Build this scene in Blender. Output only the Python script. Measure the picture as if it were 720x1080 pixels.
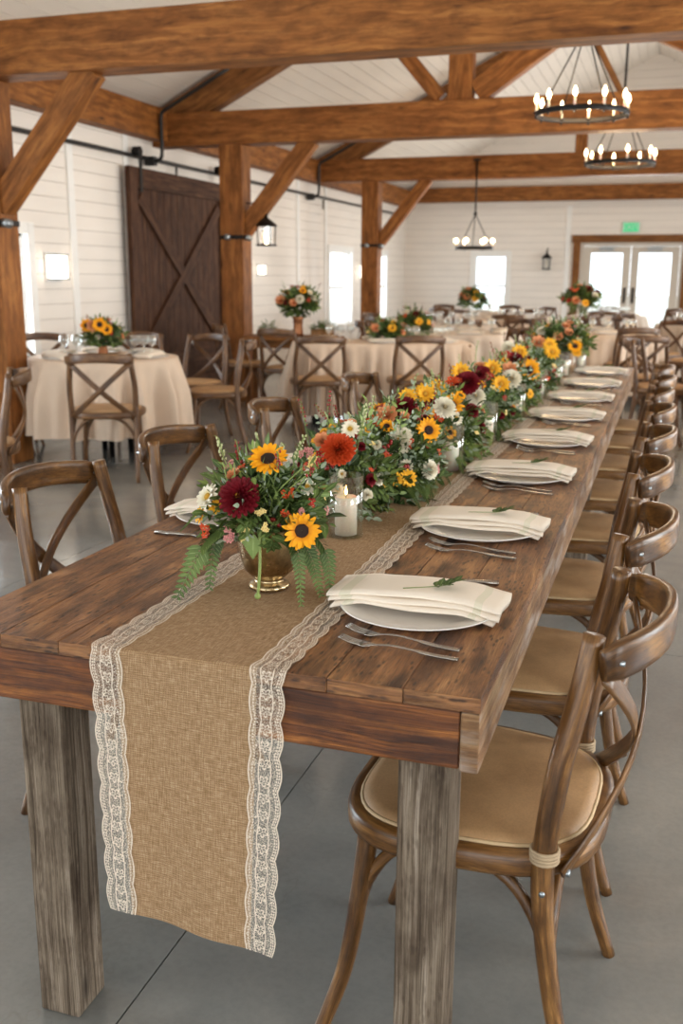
import bpy, math, random
from mathutils import Vector, Matrix, Euler
PI = math.pi
for o in list(bpy.data.objects): bpy.data.objects.remove(o)
S = bpy.context.scene
C = S.collection

# ------------------------------------------------------------------ camera, world, exposure
CAM_H = 1.342
cd = bpy.data.cameras.new('camera'); cam = bpy.data.objects.new('camera', cd); C.objects.link(cam)
cd.sensor_fit = 'VERTICAL'; cd.sensor_height = 36.0; cd.sensor_width = 24.0
cd.lens = 1040.085 / 1080 * 36.0
_pi, _ya, _ro = 0.23451883, 0.31638, 0.0061842
_w = Vector((-math.sin(_ya)*math.cos(_pi), math.cos(_ya)*math.cos(_pi), -math.sin(_pi)))
_r0 = Vector((math.cos(_ya), math.sin(_ya), 0)); _u0 = _r0.cross(_w)
_r = _r0*math.cos(_ro) + _u0*math.sin(_ro); _u = -_r0*math.sin(_ro) + _u0*math.cos(_ro)
M = Matrix((( _r.x, _u.x, -_w.x, 0), (_r.y, _u.y, -_w.y, 0), (_r.z, _u.z, -_w.z, CAM_H), (0, 0, 0, 1)))
cam.matrix_world = M
cd.clip_start = 0.05; cd.clip_end = 200
cd.dof.use_dof = True; cd.dof.focus_distance = 1.95; cd.dof.aperture_fstop = 4.8
S.camera = cam
S.view_settings.view_transform = 'Standard'; S.view_settings.look = 'None'
S.view_settings.gamma = 1; S.view_settings.use_curve_mapping = False
S.view_settings.exposure = 0.24

wd = bpy.data.worlds.new('sky'); S.world = wd; wd.use_nodes = True
bgn = wd.node_tree.nodes['Background']
bgn.inputs[0].default_value = (0.86, 0.94, 1.0, 1); bgn.inputs[1].default_value = 2.6

def area(name, loc, rot, sx, sy, power, col=(1, 1, 1)):
    l = bpy.data.lights.new(name, 'AREA'); l.shape = 'RECTANGLE'; l.size = sx; l.size_y = sy
    l.energy = power; l.color = col
    o = bpy.data.objects.new(name, l); o.location = loc; o.rotation_euler = rot; C.objects.link(o); return o
# lamps added at unseen openings behind, right and near left; daylight at small windows
DAY = (0.92, 0.97, 1.0); DAYW = (1.0, 0.965, 0.92)
area('added_fill_back', (-0.9, -4.85, 1.75), (math.radians(90), 0, 0), 6.6, 3.1, 60, DAY)  # added fill lamp in the unseen back opening
for yy, pw in ((-1.2, 140), (3.2, 230), (7.6, 215), (12.0, 165), (16.4, 150)):
    area('added_fill_right', (4.42, yy, 1.6), (0, math.radians(90), 0), 2.1, 2.6, pw, DAYW)  # fill lamps added outside the unseen right-wall windows
for yy, zz, sy, sz, pw in ((-2.0, 1.4, 2.0, 1.6, 100), (2.6, 1.4, 2.0, 1.6, 200), (7.085, 1.16, 1.15, 1.15, 34), (11.9, 1.16, 0.7, 1.15, 20), (16.35, 1.14, 1.3, 1.25, 26), (18.6, 1.14, 1.2, 1.25, 26)):  # first two lamps are added to brighten the foreground
    area('daylight_and_fill_left', (-5.62, yy, zz), (0, math.radians(-90), 0), sz, sy, pw, DAY)
area('daylight_door', (-0.85, 20.45, 1.1), (math.radians(-90), 0, 0), 1.6, 1.6, 110, DAYW)

# ------------------------------------------------------------------ materials
def lin(h):
    v = [int(h[i:i+2], 16)/255 for i in (0, 2, 4)]
    return tuple(x/12.92 if x <= 0.04045 else ((x+0.055)/1.055)**2.4 for x in v) + (1,)
class NT:
    def __init__(s, name):
        m = bpy.data.materials.new(name); m.use_nodes = True; s.m = m; s.t = m.node_tree; s.n = s.t.nodes
        s.b = s.n['Principled BSDF']; s.out = s.n['Material Output']
    def new(s, typ, **k):
        n = s.n.new(typ)
        for a, v in k.items():
            if a == 'ins':
                for i, x in v.items():
                    if isinstance(x, bpy.types.NodeSocket): s.t.links.new(x, n.inputs[i])
                    else: n.inputs[i].default_value = x
            else: setattr(n, a, v)
        return n
    def link(s, a, b): s.t.links.new(a, b)
    def math(s, op, a, b=0.0, c=None):
        n = s.new('ShaderNodeMath', operation=op, ins={0: a, 1: b})
        if c is not None:
            if isinstance(c, bpy.types.NodeSocket): s.link(c, n.inputs[2])
            else: n.inputs[2].default_value = c
        return n.outputs[0]
    def uv(s, su=1, sv=1, sw=1):
        u = s.new('ShaderNodeUVMap'); mp = s.new('ShaderNodeMapping', ins={0: u.outputs[0]})
        mp.inputs['Scale'].default_value = (su, sv, sw); return mp.outputs[0]
    def obj(s, sc=(1, 1, 1)):
        u = s.new('ShaderNodeTexCoord'); mp = s.new('ShaderNodeMapping', ins={0: u.outputs['Object']})
        mp.inputs['Scale'].default_value = sc; return mp.outputs[0]
    def noise(s, vec, scale=5, detail=4, rough=0.55, dist=0.0):
        n = s.new('ShaderNodeTexNoise', ins={'Vector': vec, 'Scale': scale, 'Detail': detail, 'Roughness': rough, 'Distortion': dist}); return n.outputs[0]
    def ramp(s, fac, stops, interp='LINEAR'):
        n = s.new('ShaderNodeValToRGB', ins={0: fac}); cr = n.color_ramp; cr.interpolation = interp
        while len(cr.elements) < len(stops): cr.elements.new(0.5)
        for e, (p, c) in zip(cr.elements, stops):
            e.position = p; e.color = c if len(c) == 4 else (*c, 1)
        return n.outputs[0]
    def mix(s, f, a, b, blend='MIX'):
        n = s.new('ShaderNodeMix', data_type='RGBA', blend_type=blend)
        for i, x in ((0, f), (6, a), (7, b)):
            if isinstance(x, bpy.types.NodeSocket): s.link(x, n.inputs[i])
            else: n.inputs[i].default_value = x
        return n.outputs[2]
    def bump(s, h, strength=0.3, dist=0.002):
        n = s.new('ShaderNodeBump', ins={'Height': h, 'Strength': strength, 'Distance': dist}); s.link(n.outputs[0], s.b.inputs['Normal']); return n
    def col(s, c):
        if isinstance(c, bpy.types.NodeSocket): s.link(c, s.b.inputs['Base Color'])
        else: s.b.inputs['Base Color'].default_value = c
    def set(s, **k):
        for a, v in k.items():
            i = s.b.inputs[a.replace('_', ' ')]
            if isinstance(v, bpy.types.NodeSocket): s.link(v, i)
            else: i.default_value = v
        return s.m
W1 = (1, 1, 1, 1)
def wood(name, dark, mid, light, su=1.2, sv=16, rough=0.55, knots=True, dirt=0.35, bump=0.35, spec=0.4, kcol='2a1409', patch=None, wp=1.3, fs=0.55, specks=0):
    n = NT(name)
    uvw = n.uv(su, sv)
    warp = n.noise(n.uv(1.1, 3.0), 2.0, 3, 0.5)
    wv = n.new('ShaderNodeVectorMath', operation='ADD', ins={0: uvw, 1: n.new('ShaderNodeCombineXYZ', ins={1: n.math('MULTIPLY', warp, wp)}).outputs[0]}).outputs[0]
    g = n.noise(wv, 2.2, 6, 0.62, 0.4)
    base = n.ramp(g, [(0.28, lin(dark)), (0.5, lin(mid)), (0.72, lin(light))])
    fine = n.noise(n.uv(su*3, sv*9), 3.0, 3, 0.6)
    base = n.mix(fs, base, n.ramp(fine, [(0.36, (0.28, 0.25, 0.22, 1)), (0.56, W1)]), 'MULTIPLY')
    vein = n.noise(n.new('ShaderNodeVectorMath', operation='ADD', ins={0: n.uv(su*0.8, sv*2.6), 1: n.new('ShaderNodeCombineXYZ', ins={1: n.math('MULTIPLY', warp, wp*2)}).outputs[0]}).outputs[0], 2.0, 4, 0.7)
    base = n.mix(fs*0.8, base, n.ramp(vein, [(0.40, (0.42, 0.36, 0.32, 1)), (0.50, W1)]), 'MULTIPLY')
    if dirt:
        d = n.noise(n.uv(2.2, 5.0), 2.4, 5, 0.65)
        base = n.mix(dirt, base, n.ramp(d, [(0.38, (0.22, 0.17, 0.14, 1)), (0.56, W1)]), 'MULTIPLY')
    if patch:
        d = n.noise(n.uv(1.6, 7.0), 3.0, 4, 0.6)
        base = n.mix(n.ramp(d, [(0.5, (0, 0, 0, 1)), (0.66, (0.8, 0.8, 0.8, 1))]), base, lin(patch))
    if specks:
        v = n.new('ShaderNodeTexVoronoi', ins={'Vector': n.uv(34, 120), 'Scale': 1.0}, feature='F1')
        msk = n.ramp(n.noise(n.uv(6, 11), 1.5, 3, 0.6), [(0.44, (0, 0, 0, 1)), (0.52, (1, 1, 1, 1))])
        dots = n.math('MULTIPLY', n.ramp(v.outputs['Distance'], [(0.20, (specks,)*3), (0.38, (0, 0, 0))]), msk)
        base = n.mix(dots, base, lin('24120a'))
        v = n.new('ShaderNodeTexVoronoi', ins={'Vector': n.uv(5, 26), 'Scale': 1.0}, feature='F1')
        base = n.mix(n.ramp(v.outputs['Distance'], [(0.10, (specks*0.9,)*3), (0.30, (0, 0, 0))]), base, lin('2c170c'))
    if knots:
        v = n.new('ShaderNodeTexVoronoi', ins={'Vector': n.uv(2.3, 7.0), 'Scale': 1.0}, feature='F1')
        base = n.mix(n.ramp(v.outputs['Distance'], [(0.035, (0.92, 0.92, 0.92, 1)), (0.10, (0.25, 0.25, 0.25, 1)), (0.17, (0, 0, 0, 1))]), base, lin(kcol))
    n.col(base); n.bump(n.math('ADD', g, fine), bump, 0.003)
    return n.set(Roughness=rough, **{'Specular_IOR_Level': spec})
def plain(name, h, rough=0.5, metal=0.0, var=0.12, scale=30, spec=0.5, **k):
    n = NT(name); c = lin(h)
    v = n.noise(n.obj(), scale, 3)
    lo = tuple(x*(1-var) for x in c[:3]) + (1,); hi = tuple(min(1, x*(1+var)) for x in c[:3]) + (1,)
    n.col(n.ramp(v, [(0.3, lo), (0.7, hi)]))
    return n.set(Roughness=rough, Metallic=metal, **{'Specular_IOR_Level': spec}, **k)

m_beam = wood('honey_timber', '6e3f17', '965d2b', 'b77a40', 0.7, 9, 0.6, True, 0.45, 0.3, 0.25, '3a1c0a', fs=0.4)
m_beam2 = wood('timber_rafter', '683d1a', '8b5a2d', 'a9743e', 0.7, 9, 0.6, True, 0.45, 0.3, 0.25, '3a1c0a', fs=0.4)
m_table = wood('rustic_table_top', '633d22', '9a683e', 'c28f5c', 1.8, 17, 0.42, True, 0.8, 0.8, 0.45, '1c0e07', fs=0.55, wp=1.6, specks=0.8)
m_fascia = wood('stained_apron', '3a1a0a', '80491e', 'c07a36', 0.6, 26, 0.45, True, 0.75, 0.4, 0.4, '160a05', wp=2.2, fs=0.8, specks=0.3)
m_sideap = wood('worn_side_apron', '6b4a32', '98714c', 'bfa07a', 1.0, 19, 0.55, True, 0.6, 0.4, 0.3, '2a180e', patch='a3958a', fs=0.6)
m_leg = wood('weathered_grey_wood', '625446', '90806e', 'b6a694', 0.8, 34, 0.85, True, 0.6, 0.9, 0.15, '2c231c', fs=0.8, wp=1.8, specks=0.3)
m_chair = wood('chair_bentwood', '43290f', '7a5228', 'b08048', 3.0, 34, 0.33, False, 0.75, 0.12, 0.55, fs=0.6, wp=2.5)
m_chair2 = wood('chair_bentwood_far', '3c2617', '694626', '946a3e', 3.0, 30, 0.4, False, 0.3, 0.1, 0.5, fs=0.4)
m_door = wood('dark_barn_wood', '38241a', '583a29', '78563f', 0.9, 18, 0.7, False, 0.5, 0.3, 0.2)
m_floralbox = wood('raw_wood', '7a5636', 'a27a50', 'c49c70', 2, 30, 0.7, False, 0.2, 0.2, 0.2)

def m_whitewall(name, h):
    n = NT(name); d = n.noise(n.obj((1, 1, 6)), 1.2, 4); c = lin(h)
    n.col(n.mix(0.5, c, n.ramp(d, [(0.3, (0.86, 0.86, 0.86, 1)), (0.7, W1)]), 'MULTIPLY')); return n.set(Roughness=0.6)
m_wall = m_whitewall('white_shiplap', 'efe6dc')
m_ceil = m_whitewall('white_ceiling_boards', 'ece2d6')
m_trim = m_whitewall('white_trim', 'f2efea')
m_gap = plain('board_gap', '9a8f84', 0.9)

def mk_floor():
    n = NT('polished_concrete')
    a = n.noise(n.obj(), 0.55, 6, 0.62, 0.6); b = n.noise(n.obj(), 4.0, 6, 0.7); c = n.noise(n.obj(), 60, 3, 0.6)
    base = n.ramp(a, [(0.3, lin('6f7270')), (0.5, lin('878681')), (0.7, lin('a49d92'))])
    base = n.mix(0.4, base, n.ramp(b, [(0.25, (0.62, 0.63, 0.64, 1)), (0.75, W1)]), 'MULTIPLY')
    base = n.mix(0.15, base, n.ramp(c, [(0.35, (0.5, 0.5, 0.5, 1)), (0.6, W1)]), 'MULTIPLY')
    cr = n.new('ShaderNodeTexVoronoi', ins={'Vector': n.new('ShaderNodeVectorMath', operation='ADD', ins={0: n.obj((0.55, 0.4, 0.5)), 1: n.new('ShaderNodeTexNoise', ins={'Vector': n.obj(), 'Scale': 2.5, 'Detail': 4}).outputs[1]}).outputs[0], 'Scale': 1.0}, feature='DISTANCE_TO_EDGE')
    base = n.mix(n.ramp(cr.outputs['Distance'], [(0.0, (0.25, 0.25, 0.25, 1)), (0.003, (0, 0, 0, 1))]), base, lin('6a655e'))
    n.col(base); n.bump(b, 0.05, 0.002)
    r = n.ramp(b, [(0.3, (0.10, 0.10, 0.10, 1)), (0.7, (0.22, 0.22, 0.22, 1))])
    return n.set(Roughness=r, **{'Specular_IOR_Level': 1.0})
m_floor = mk_floor()
m_joint = plain('joint_filler', '4a463f', 0.9)

def mk_burlap():
    n = NT('burlap')
    uu = n.new('ShaderNodeSeparateXYZ', ins={0: n.new('ShaderNodeUVMap').outputs[0]})
    jit = n.noise(n.uv(1, 1), 60, 2); jj = n.math('MULTIPLY', jit, 0.0015)
    a = n.math('SINE', n.math('MULTIPLY', n.math('ADD', uu.outputs[0], jj), 2*PI/0.0036))
    b = n.math('SINE', n.math('MULTIPLY', n.math('ADD', uu.outputs[1], jj), 2*PI/0.0030))
    h = n.math('ADD', n.math('MULTIPLY', a, b), 0.0)
    h2 = n.math('MAXIMUM', a, b)
    wob = n.noise(n.uv(30, 260), 1.5, 3, 0.6); wob2 = n.noise(n.uv(260, 30), 1.5, 3, 0.6)
    base = n.ramp(n.math('MULTIPLY', n.math('ADD', wob, wob2), 0.5), [(0.36, lin('917352')), (0.5, lin('aa8a68')), (0.64, lin('c3a786'))])
    base = n.mix(0.6, base, n.ramp(h2, [(0.0, (0.35, 0.27, 0.2, 1)), (0.7, W1)]), 'MULTIPLY')
    n.col(base); n.bump(h2, 0.5, 0.001)
    return n.set(Roughness=0.95, **{'Specular_IOR_Level': 0.1})
m_burlap = mk_burlap()

def mk_lace():
    # u along the strip in metres, v across 0..1
    n = NT('ivory_lace'); n.col(lin('ead9c4')); n.set(Roughness=0.9)
    sp = n.new('ShaderNodeSeparateXYZ', ins={0: n.new('ShaderNodeUVMap').outputs[0]}); u, v = sp.outputs[0], sp.outputs[1]
    P = 0.058
    sc = n.math('ABSOLUTE', n.math('SINE', n.math('MULTIPLY', u, PI/P)))
    e1 = n.math('MULTIPLY_ADD', sc, 0.10, 0.86)         # outer scalloped edge
    e0 = n.math('MULTIPLY_ADD', sc, -0.07, 0.10)        # inner scalloped edge
    def line(c, w):
        d = n.math('ABSOLUTE', n.math('SUBTRACT', v, c)); return n.math('LESS_THAN', d, w)
    dots = n.math('GREATER_THAN', n.math('SINE', n.math('MULTIPLY', u, 2*PI/0.0052)), -0.35)
    L = [line(e1, 0.016), line(e0, 0.016)]
    e1b = n.math('SUBTRACT', e1, 0.12); e1c = n.math('SUBTRACT', e1, 0.06)
    e0b = n.math('ADD', e0, 0.10)
    L += [n.math('MULTIPLY', line(e1c, 0.016), dots), n.math('MULTIPLY', line(e1b, 0.02), dots), n.math('MULTIPLY', line(e0b, 0.018), dots)]
    L += [line(n.math('MULTIPLY_ADD', sc, 0.06, 0.60), 0.014), line(n.math('MULTIPLY_ADD', sc, -0.05, 0.36), 0.014)]
    # flower motif down the middle
    fu = n.math('SUBTRACT', n.math('FRACT', n.math('DIVIDE', u, 0.029)), 0.5); fv = n.math('SUBTRACT', v, 0.47)
    fu2 = n.math('MULTIPLY', fu, 0.5)
    rr = n.math('SQRT', n.math('ADD', n.math('MULTIPLY', fu2, fu2), n.math('MULTIPLY', fv, fv)))
    an = n.math('ARCTAN2', fv, fu2)
    pet = n.math('MULTIPLY_ADD', n.math('ABSOLUTE', n.math('SINE', n.math('MULTIPLY', an, 2.5))), 0.10, 0.05)
    L.append(n.math('LESS_THAN', n.math('ABSOLUTE', n.math('SUBTRACT', rr, pet)), 0.022))
    L.append(n.math('LESS_THAN', rr, 0.022))
    # fine net
    vo = n.new('ShaderNodeTexVoronoi', ins={'Vector': n.uv(330, 17, 1), 'Scale': 1.0}, feature='DISTANCE_TO_EDGE')
    L.append(n.math('LESS_THAN', vo.outputs['Distance'], 0.045))
    tot = L[0]
    for x in L[1:]: tot = n.math('MAXIMUM', tot, x)
    ins = n.math('MULTIPLY', n.math('LESS_THAN', v, n.math('ADD', e1, 0.022)), n.math('GREATER_THAN', v, n.math('SUBTRACT', e0, 0.022)))
    al = n.math('MULTIPLY', tot, ins)
    al = n.math('MAXIMUM', n.math('MULTIPLY', al, 0.85), n.math('MULTIPLY', ins, 0.07))
    n.link(al, n.b.inputs['Alpha']); return n.m
m_lace = mk_lace()

def mk_glass(name='clear_glass', tint=(0.97, 0.985, 0.98, 1), rough=0.03, edge=0.45, face=0.04):
    n = NT(name); lw = n.new('ShaderNodeLayerWeight', ins={'Blend': 0.25})
    tr = n.new('ShaderNodeBsdfTransparent', ins={0: tint}); gl = n.new('ShaderNodeBsdfGlossy', ins={0: (1, 1, 1, 1), 'Roughness': rough})
    f = n.math('MULTIPLY_ADD', lw.outputs['Facing'], edge, face)
    mx = n.new('ShaderNodeMixShader', ins={0: f, 1: tr.outputs[0], 2: gl.outputs[0]}); n.link(mx.outputs[0], n.out.inputs[0]); return n.m
m_glass = mk_glass()
m_stemware = mk_glass('stemware_glass', (0.95, 0.97, 0.97, 1), 0.03, 0.85, 0.12)
m_pane = mk_glass('window_glass', (0.95, 0.98, 1.0, 1))
def emit(name, h, st):
    n = NT(name); n.col(lin(h)); n.set(**{'Emission_Color': lin(h), 'Emission_Strength': st}); return n.m
m_bulb = emit('warm_bulb', 'ffdca8', 14.0)
m_flame = emit('candle_flame', 'ffc070', 12.0)
m_sconceglow = emit('sconce_glass', 'fff4e2', 5.0)
m_exit = emit('exit_green', '35b87a', 0.55)
m_exitw = plain('exit_housing', 'cfe8d8', 0.5)
m_iron = plain('black_iron', '221f1e', 0.45, 0.7)
m_pipe = plain('dark_pipe', '2c2b2b', 0.5, 0.4)
m_steel = plain('galvanised_steel', '9aa0a4', 0.35, 0.9)
m_fork = plain('brushed_cutlery', 'a39c94', 0.25, 1.0)
m_brass = NT('aged_brass')
_v = m_brass.noise(m_brass.obj((1, 1, 1)), 22, 5, 0.65)
m_brass.col(m_brass.ramp(_v, [(0.3, lin('6b5a42')), (0.5, lin('a08862')), (0.7, lin('cdb994'))]))
m_brass = m_brass.set(Metallic=1.0, Roughness=m_brass.ramp(_v, [(0.3, (0.42, 0.42, 0.42, 1)), (0.7, (0.2, 0.2, 0.2, 1))]))
m_copper = plain('hammered_copper', 'a9714d', 0.35, 0.8)
m_china = plain('white_china', 'efe9e2', 0.18, 0, 0.03)
m_seat = NT('tan_upholstery')
_v = m_seat.noise(m_seat.obj(), 9, 5, 0.6); _w2 = m_seat.noise(m_seat.obj(), 260, 2)
m_seat.col(m_seat.mix(0.3, m_seat.ramp(_v, [(0.3, lin('9f7a52')), (0.7, lin('bc9468'))]), m_seat.ramp(_w2, [(0.35, (0.6, 0.6, 0.6, 1)), (0.6, W1)]), 'MULTIPLY'))
m_seat.bump(_w2, 0.15, 0.001); m_seat = m_seat.set(Roughness=0.55)
m_piping = plain('pale_piping', 'c7ab83', 0.7)
m_cord = plain('cord_wrap', 'a99274', 0.8)
def cloth(name, h, checks=False):
    n = NT(name); v = n.noise(n.obj(), 5, 4); w = n.noise(n.obj(), 400, 2); c = lin(h)
    b = n.mix(0.25, c, n.ramp(v, [(0.3, (0.75, 0.75, 0.75, 1)), (0.7, W1)]), 'MULTIPLY')
    if checks:
        sp = n.new('ShaderNodeSeparateXYZ', ins={0: n.new('ShaderNodeUVMap').outputs[0]})
        f1 = n.math('LESS_THAN', n.math('ABSOLUTE', n.math('SUBTRACT', sp.outputs[0], 0.035)), 0.011)
        f2 = n.math('LESS_THAN', n.math('ABSOLUTE', n.math('SUBTRACT', sp.outputs[0], 0.275)), 0.007)
        b = n.mix(n.math('MULTIPLY', n.math('MAXIMUM', f1, f2), 0.3), b, lin('b9bf9a'))
    n.col(b); n.bump(w, 0.2, 0.0008); return n.set(Roughness=0.9, **{'Specular_IOR_Level': 0.15})
m_napkin = cloth('ivory_napkin', 'eee0cf', True)
m_cloth = cloth('linen_tablecloth', 'd8c1ab')
m_cloth2 = cloth('pale_tablecloth', 'ddcdbd')
m_wax = NT('candle_wax'); m_wax.col(lin('f0e2cf')); m_wax = m_wax.set(Roughness=0.5, **{'Subsurface_Weight': 0.3})
def petal(name, a, b, vb=0.5):
    # u = 0 at the petal base .. 1 at its tip
    n = NT(name); sp = n.new('ShaderNodeSeparateXYZ', ins={0: n.new('ShaderNodeUVMap').outputs[0]})
    v = n.noise(n.obj(), 120, 2)
    c = n.ramp(sp.outputs[0], [(0.0, lin(a)), (vb, lin(b))])
    n.col(n.mix(0.35, c, n.ramp(v, [(0.3, (0.6, 0.6, 0.6, 1)), (0.6, W1)]), 'MULTIPLY')); return n.set(Roughness=0.6, **{'Specular_IOR_Level': 0.25})
PET = {'sun': petal('sunflower_petal', 'c96a08', 'f5a614'), 'gold': petal('golden_petal', 'd07c10', 'f2b32c'), 'orange': petal('orange_petal', '962408', 'd04c20'),
       'burg': petal('burgundy_petal', '3a0409', '74101c'), 'cream': petal('cream_petal', 'd3bd6a', 'efe6cf'), 'peach': petal('peach_petal', 'c4642c', 'e6a070'),
       'red': petal('red_petal', '6a0c0c', 'b0281c'), 'pink': petal('dusty_pink_petal', '8a3c40', 'c98680'), 'fall': petal('pale_yellow_petal', 'd09a30', 'ecd28a')}
m_disc = plain('flower_disc', '2a170b', 0.9, 0, 0.4, 300)
m_discy = plain('yellow_disc', 'b98a28', 0.9, 0, 0.3, 300)
def leafm(name, a, b):
    n = NT(name); v = n.noise(n.obj(), 14, 3); sp = n.new('ShaderNodeSeparateXYZ', ins={0: n.new('ShaderNodeUVMap').outputs[0]})
    c = n.ramp(v, [(0.3, lin(a)), (0.7, lin(b))])
    rib = n.math('LESS_THAN', n.math('ABSOLUTE', n.math('SUBTRACT', sp.outputs[1], 0.5)), 0.05)
    n.col(n.mix(n.math('MULTIPLY', rib, 0.4), c, lin('a9b978'))); return n.set(Roughness=0.5, **{'Specular_IOR_Level': 0.3})
m_leaf = leafm('green_leaf', '34461f', '66793c'); m_leaf2 = leafm('bright_leaf', '566f2e', '93a35a'); m_silver = leafm('silver_leaf', '79876f', 'aeb8a2')
m_dleaf = leafm('deep_leaf', '25351c', '4a5f30')
m_stem = plain('green_stem', '7f8f4a', 0.6)
m_berry = plain('red_berry', '8c1f18', 0.35)
m_lime = plain('pale_bud', 'b9b98a', 0.6)
m_darkvase = plain('dark_wood_vase', '3a2219', 0.4)
m_black = plain('black_rubber', '1c1b1a', 0.6)

# ------------------------------------------------------------------ mesh helpers
class MB:
    def __init__(s, seed=0): s.v = []; s.f = []; s.uv = []; s.rng = random.Random(seed)
    def quad(s, pts, uvs=None):
        i = len(s.v); s.v += [Vector(p) for p in pts]; s.f.append(tuple(range(i, i+len(pts)))); s.uv.append(uvs or [(0, 0)]*len(pts))
    def board(s, a, b, w, h, up=(0, 0, 1), o=None, tw=None):
        """box running a->b, w wide sideways, h tall along up; UV in metres along the grain"""
        a, b = Vector(a), Vector(b); d = (b-a); L = d.length; d.normalize(); up = Vector(up)
        sx = d.cross(up).normalized(); up = sx.cross(d).normalized()
        w2, h2 = (tw or (w, h)); i = len(s.v)
        for p, ww, hh in ((a, w, h), (b, w2, h2)):
            for q, r in ((-1, -1), (1, -1), (1, 1), (-1, 1)): s.v.append(p + sx*q*ww/2 + up*r*hh/2)
        ou, ov = o if o else (s.rng.random()*40, s.rng.random()*40)
        v0 = ov
        for k, (e, wd_) in enumerate((((0, 1), w), ((1, 2), h), ((2, 3), w), ((3, 0), h))):
            q, r = e; s.f.append((i+q, i+r, i+4+r, i+4+q)); s.uv.append([(ou, v0), (ou, v0+wd_), (ou+L, v0+wd_), (ou+L, v0)]); v0 += wd_ + 0.013
        s.f.append((i+3, i+2, i+1, i)); s.uv.append([(ou+7, ov+h), (ou+7+w, ov+h), (ou+7+w, ov), (ou+7, ov)])
        s.f.append((i+4, i+5, i+6, i+7)); s.uv.append([(ou+9, ov), (ou+9+w, ov), (ou+9+w, ov+h), (ou+9, ov+h)])
    def box(s, x0, x1, y0, y1, z0, z1, axis='x'):
        if axis == 'x': s.board((x0, (y0+y1)/2, (z0+z1)/2), (x1, (y0+y1)/2, (z0+z1)/2), y1-y0, z1-z0)
        elif axis == 'y': s.board(((x0+x1)/2, y0, (z0+z1)/2), ((x0+x1)/2, y1, (z0+z1)/2), x1-x0, z1-z0)
        else: s.board(((x0+x1)/2, (y0+y1)/2, z0), ((x0+x1)/2, (y0+y1)/2, z1), x1-x0, y1-y0, (0, 1, 0))
    def tube(s, pts, r, n=8, flat=None, up=None, closed=False, cap=True, us=1.0):
        """sweep; r scalar/list; flat=(a,b) gives an elliptical/strap section with b along 'up'"""
        pts = [Vector(p) for p in pts]; m = len(pts)
        if not isinstance(r, (list, tuple)): r = [r]*m
        ds = []
        for k in range(m):
            if closed: d = pts[(k+1) % m]-pts[k-1]
            else: d = pts[min(k+1, m-1)]-pts[max(k-1, 0)]
            ds.append(d.normalized())
        ref = Vector(up) if up else (Vector((0, 0, 1)) if abs(ds[0].z) < 0.9 else Vector((1, 0, 0)))
        i0 = len(s.v); u = s.rng.random()*9; ous = []; ov = s.rng.random()*9
        for k in range(m):
            d = ds[k]; sx = d.cross(ref)
            if sx.length < 1e-5: sx = d.cross(Vector((0.3, 1, 0.2)))
            sx.normalize(); uu = sx.cross(d).normalized()
            if not up: ref = uu
            a, b = flat if flat else (1, 1)
            for j in range(n):
                t = 2*PI*j/n + (PI/n if flat else 0)
                cx, sy = math.cos(t), math.sin(t)
                if flat and n > 6:   # superellipse: softened rectangle
                    cx = math.copysign(abs(cx)**0.5, cx); sy = math.copysign(abs(sy)**0.5, sy)
                s.v.append(pts[k] + sx*cx*r[k]*a + uu*sy*r[k]*b)
            if k: u += (pts[k]-pts[k-1]).length*us
            ous.append(u)
        R = max(r)*2*PI/n
        for k in range(m if closed else m-1):
            k2 = (k+1) % m
            for j in range(n):
                j2 = (j+1) % n
                s.f.append((i0+k*n+j, i0+k*n+j2, i0+k2*n+j2, i0+k2*n+j))
                u1 = ous[k2] if k2 else u+0.02
                s.uv.append([(ous[k], ov+R*j), (ous[k], ov+R*(j+1)), (u1, ov+R*(j+1)), (u1, ov+R*j)])
        if cap and not closed:
            s.f.append(tuple(i0+j for j in reversed(range(n)))); s.uv.append([(ov+0.005*math.cos(j), ov+0.005*math.sin(j)) for j in range(n)])
            s.f.append(tuple(i0+(m-1)*n+j for j in range(n))); s.uv.append([(ov+0.005*math.cos(j), ov+0.005*math.sin(j)) for j in range(n)])
    def lathe(s, prof, n=24, c=(0, 0, 0), fn=None):
        """prof list of (r, z); fn(angle, r, z, k) -> r"""
        c = Vector(c); i0 = len(s.v)
        for k, (r, z) in enumerate(prof):
            for j in range(n):
                t = 2*PI*j/n; rr = fn(t, r, z, k) if fn else r
                s.v.append(c+Vector((rr*math.cos(t), rr*math.sin(t), z)))
        for k in range(len(prof)-1):
            for j in range(n):
                j2 = (j+1) % n; s.f.append((i0+k*n+j, i0+k*n+j2, i0+(k+1)*n+j2, i0+(k+1)*n+j))
                s.uv.append([(j/n, k/9), ((j+1)/n, k/9), ((j+1)/n, (k+1)/9), (j/n, (k+1)/9)])
    def ball(s, c, r, n=8, m=6, sz=1.0):
        s.lathe([(max(1e-4, r*math.sin(PI*k/m)), -r*sz*math.cos(PI*k/m)) for k in range(m+1)], n, c)
    def add(s, other, mat):
        i = len(s.v); s.v += [mat @ v for v in other.v]; s.f += [tuple(i+k for k in f) for f in other.f]; s.uv += other.uv
    def mesh(s, name, m, smooth=True):
        me = bpy.data.meshes.new(name); me.from_pydata([tuple(v) for v in s.v], [], s.f)
        ul = me.uv_layers.new(name='UVMap'); fl = []
        for u in s.uv:
            for a in u: fl += [a[0], a[1]]
        ul.data.foreach_set('uv', fl)
        me.materials.append(m); me.polygons.foreach_set('use_smooth', [smooth]*len(me.polygons)); me.update(); return me
def put(name, me, parent=None, loc=None, rot=None):
    o = bpy.data.objects.new(name, me); C.objects.link(o)
    if parent: o.parent = parent
    if loc is not None: o.location = loc
    if rot is not None: o.rotation_euler = rot
    return o
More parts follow.
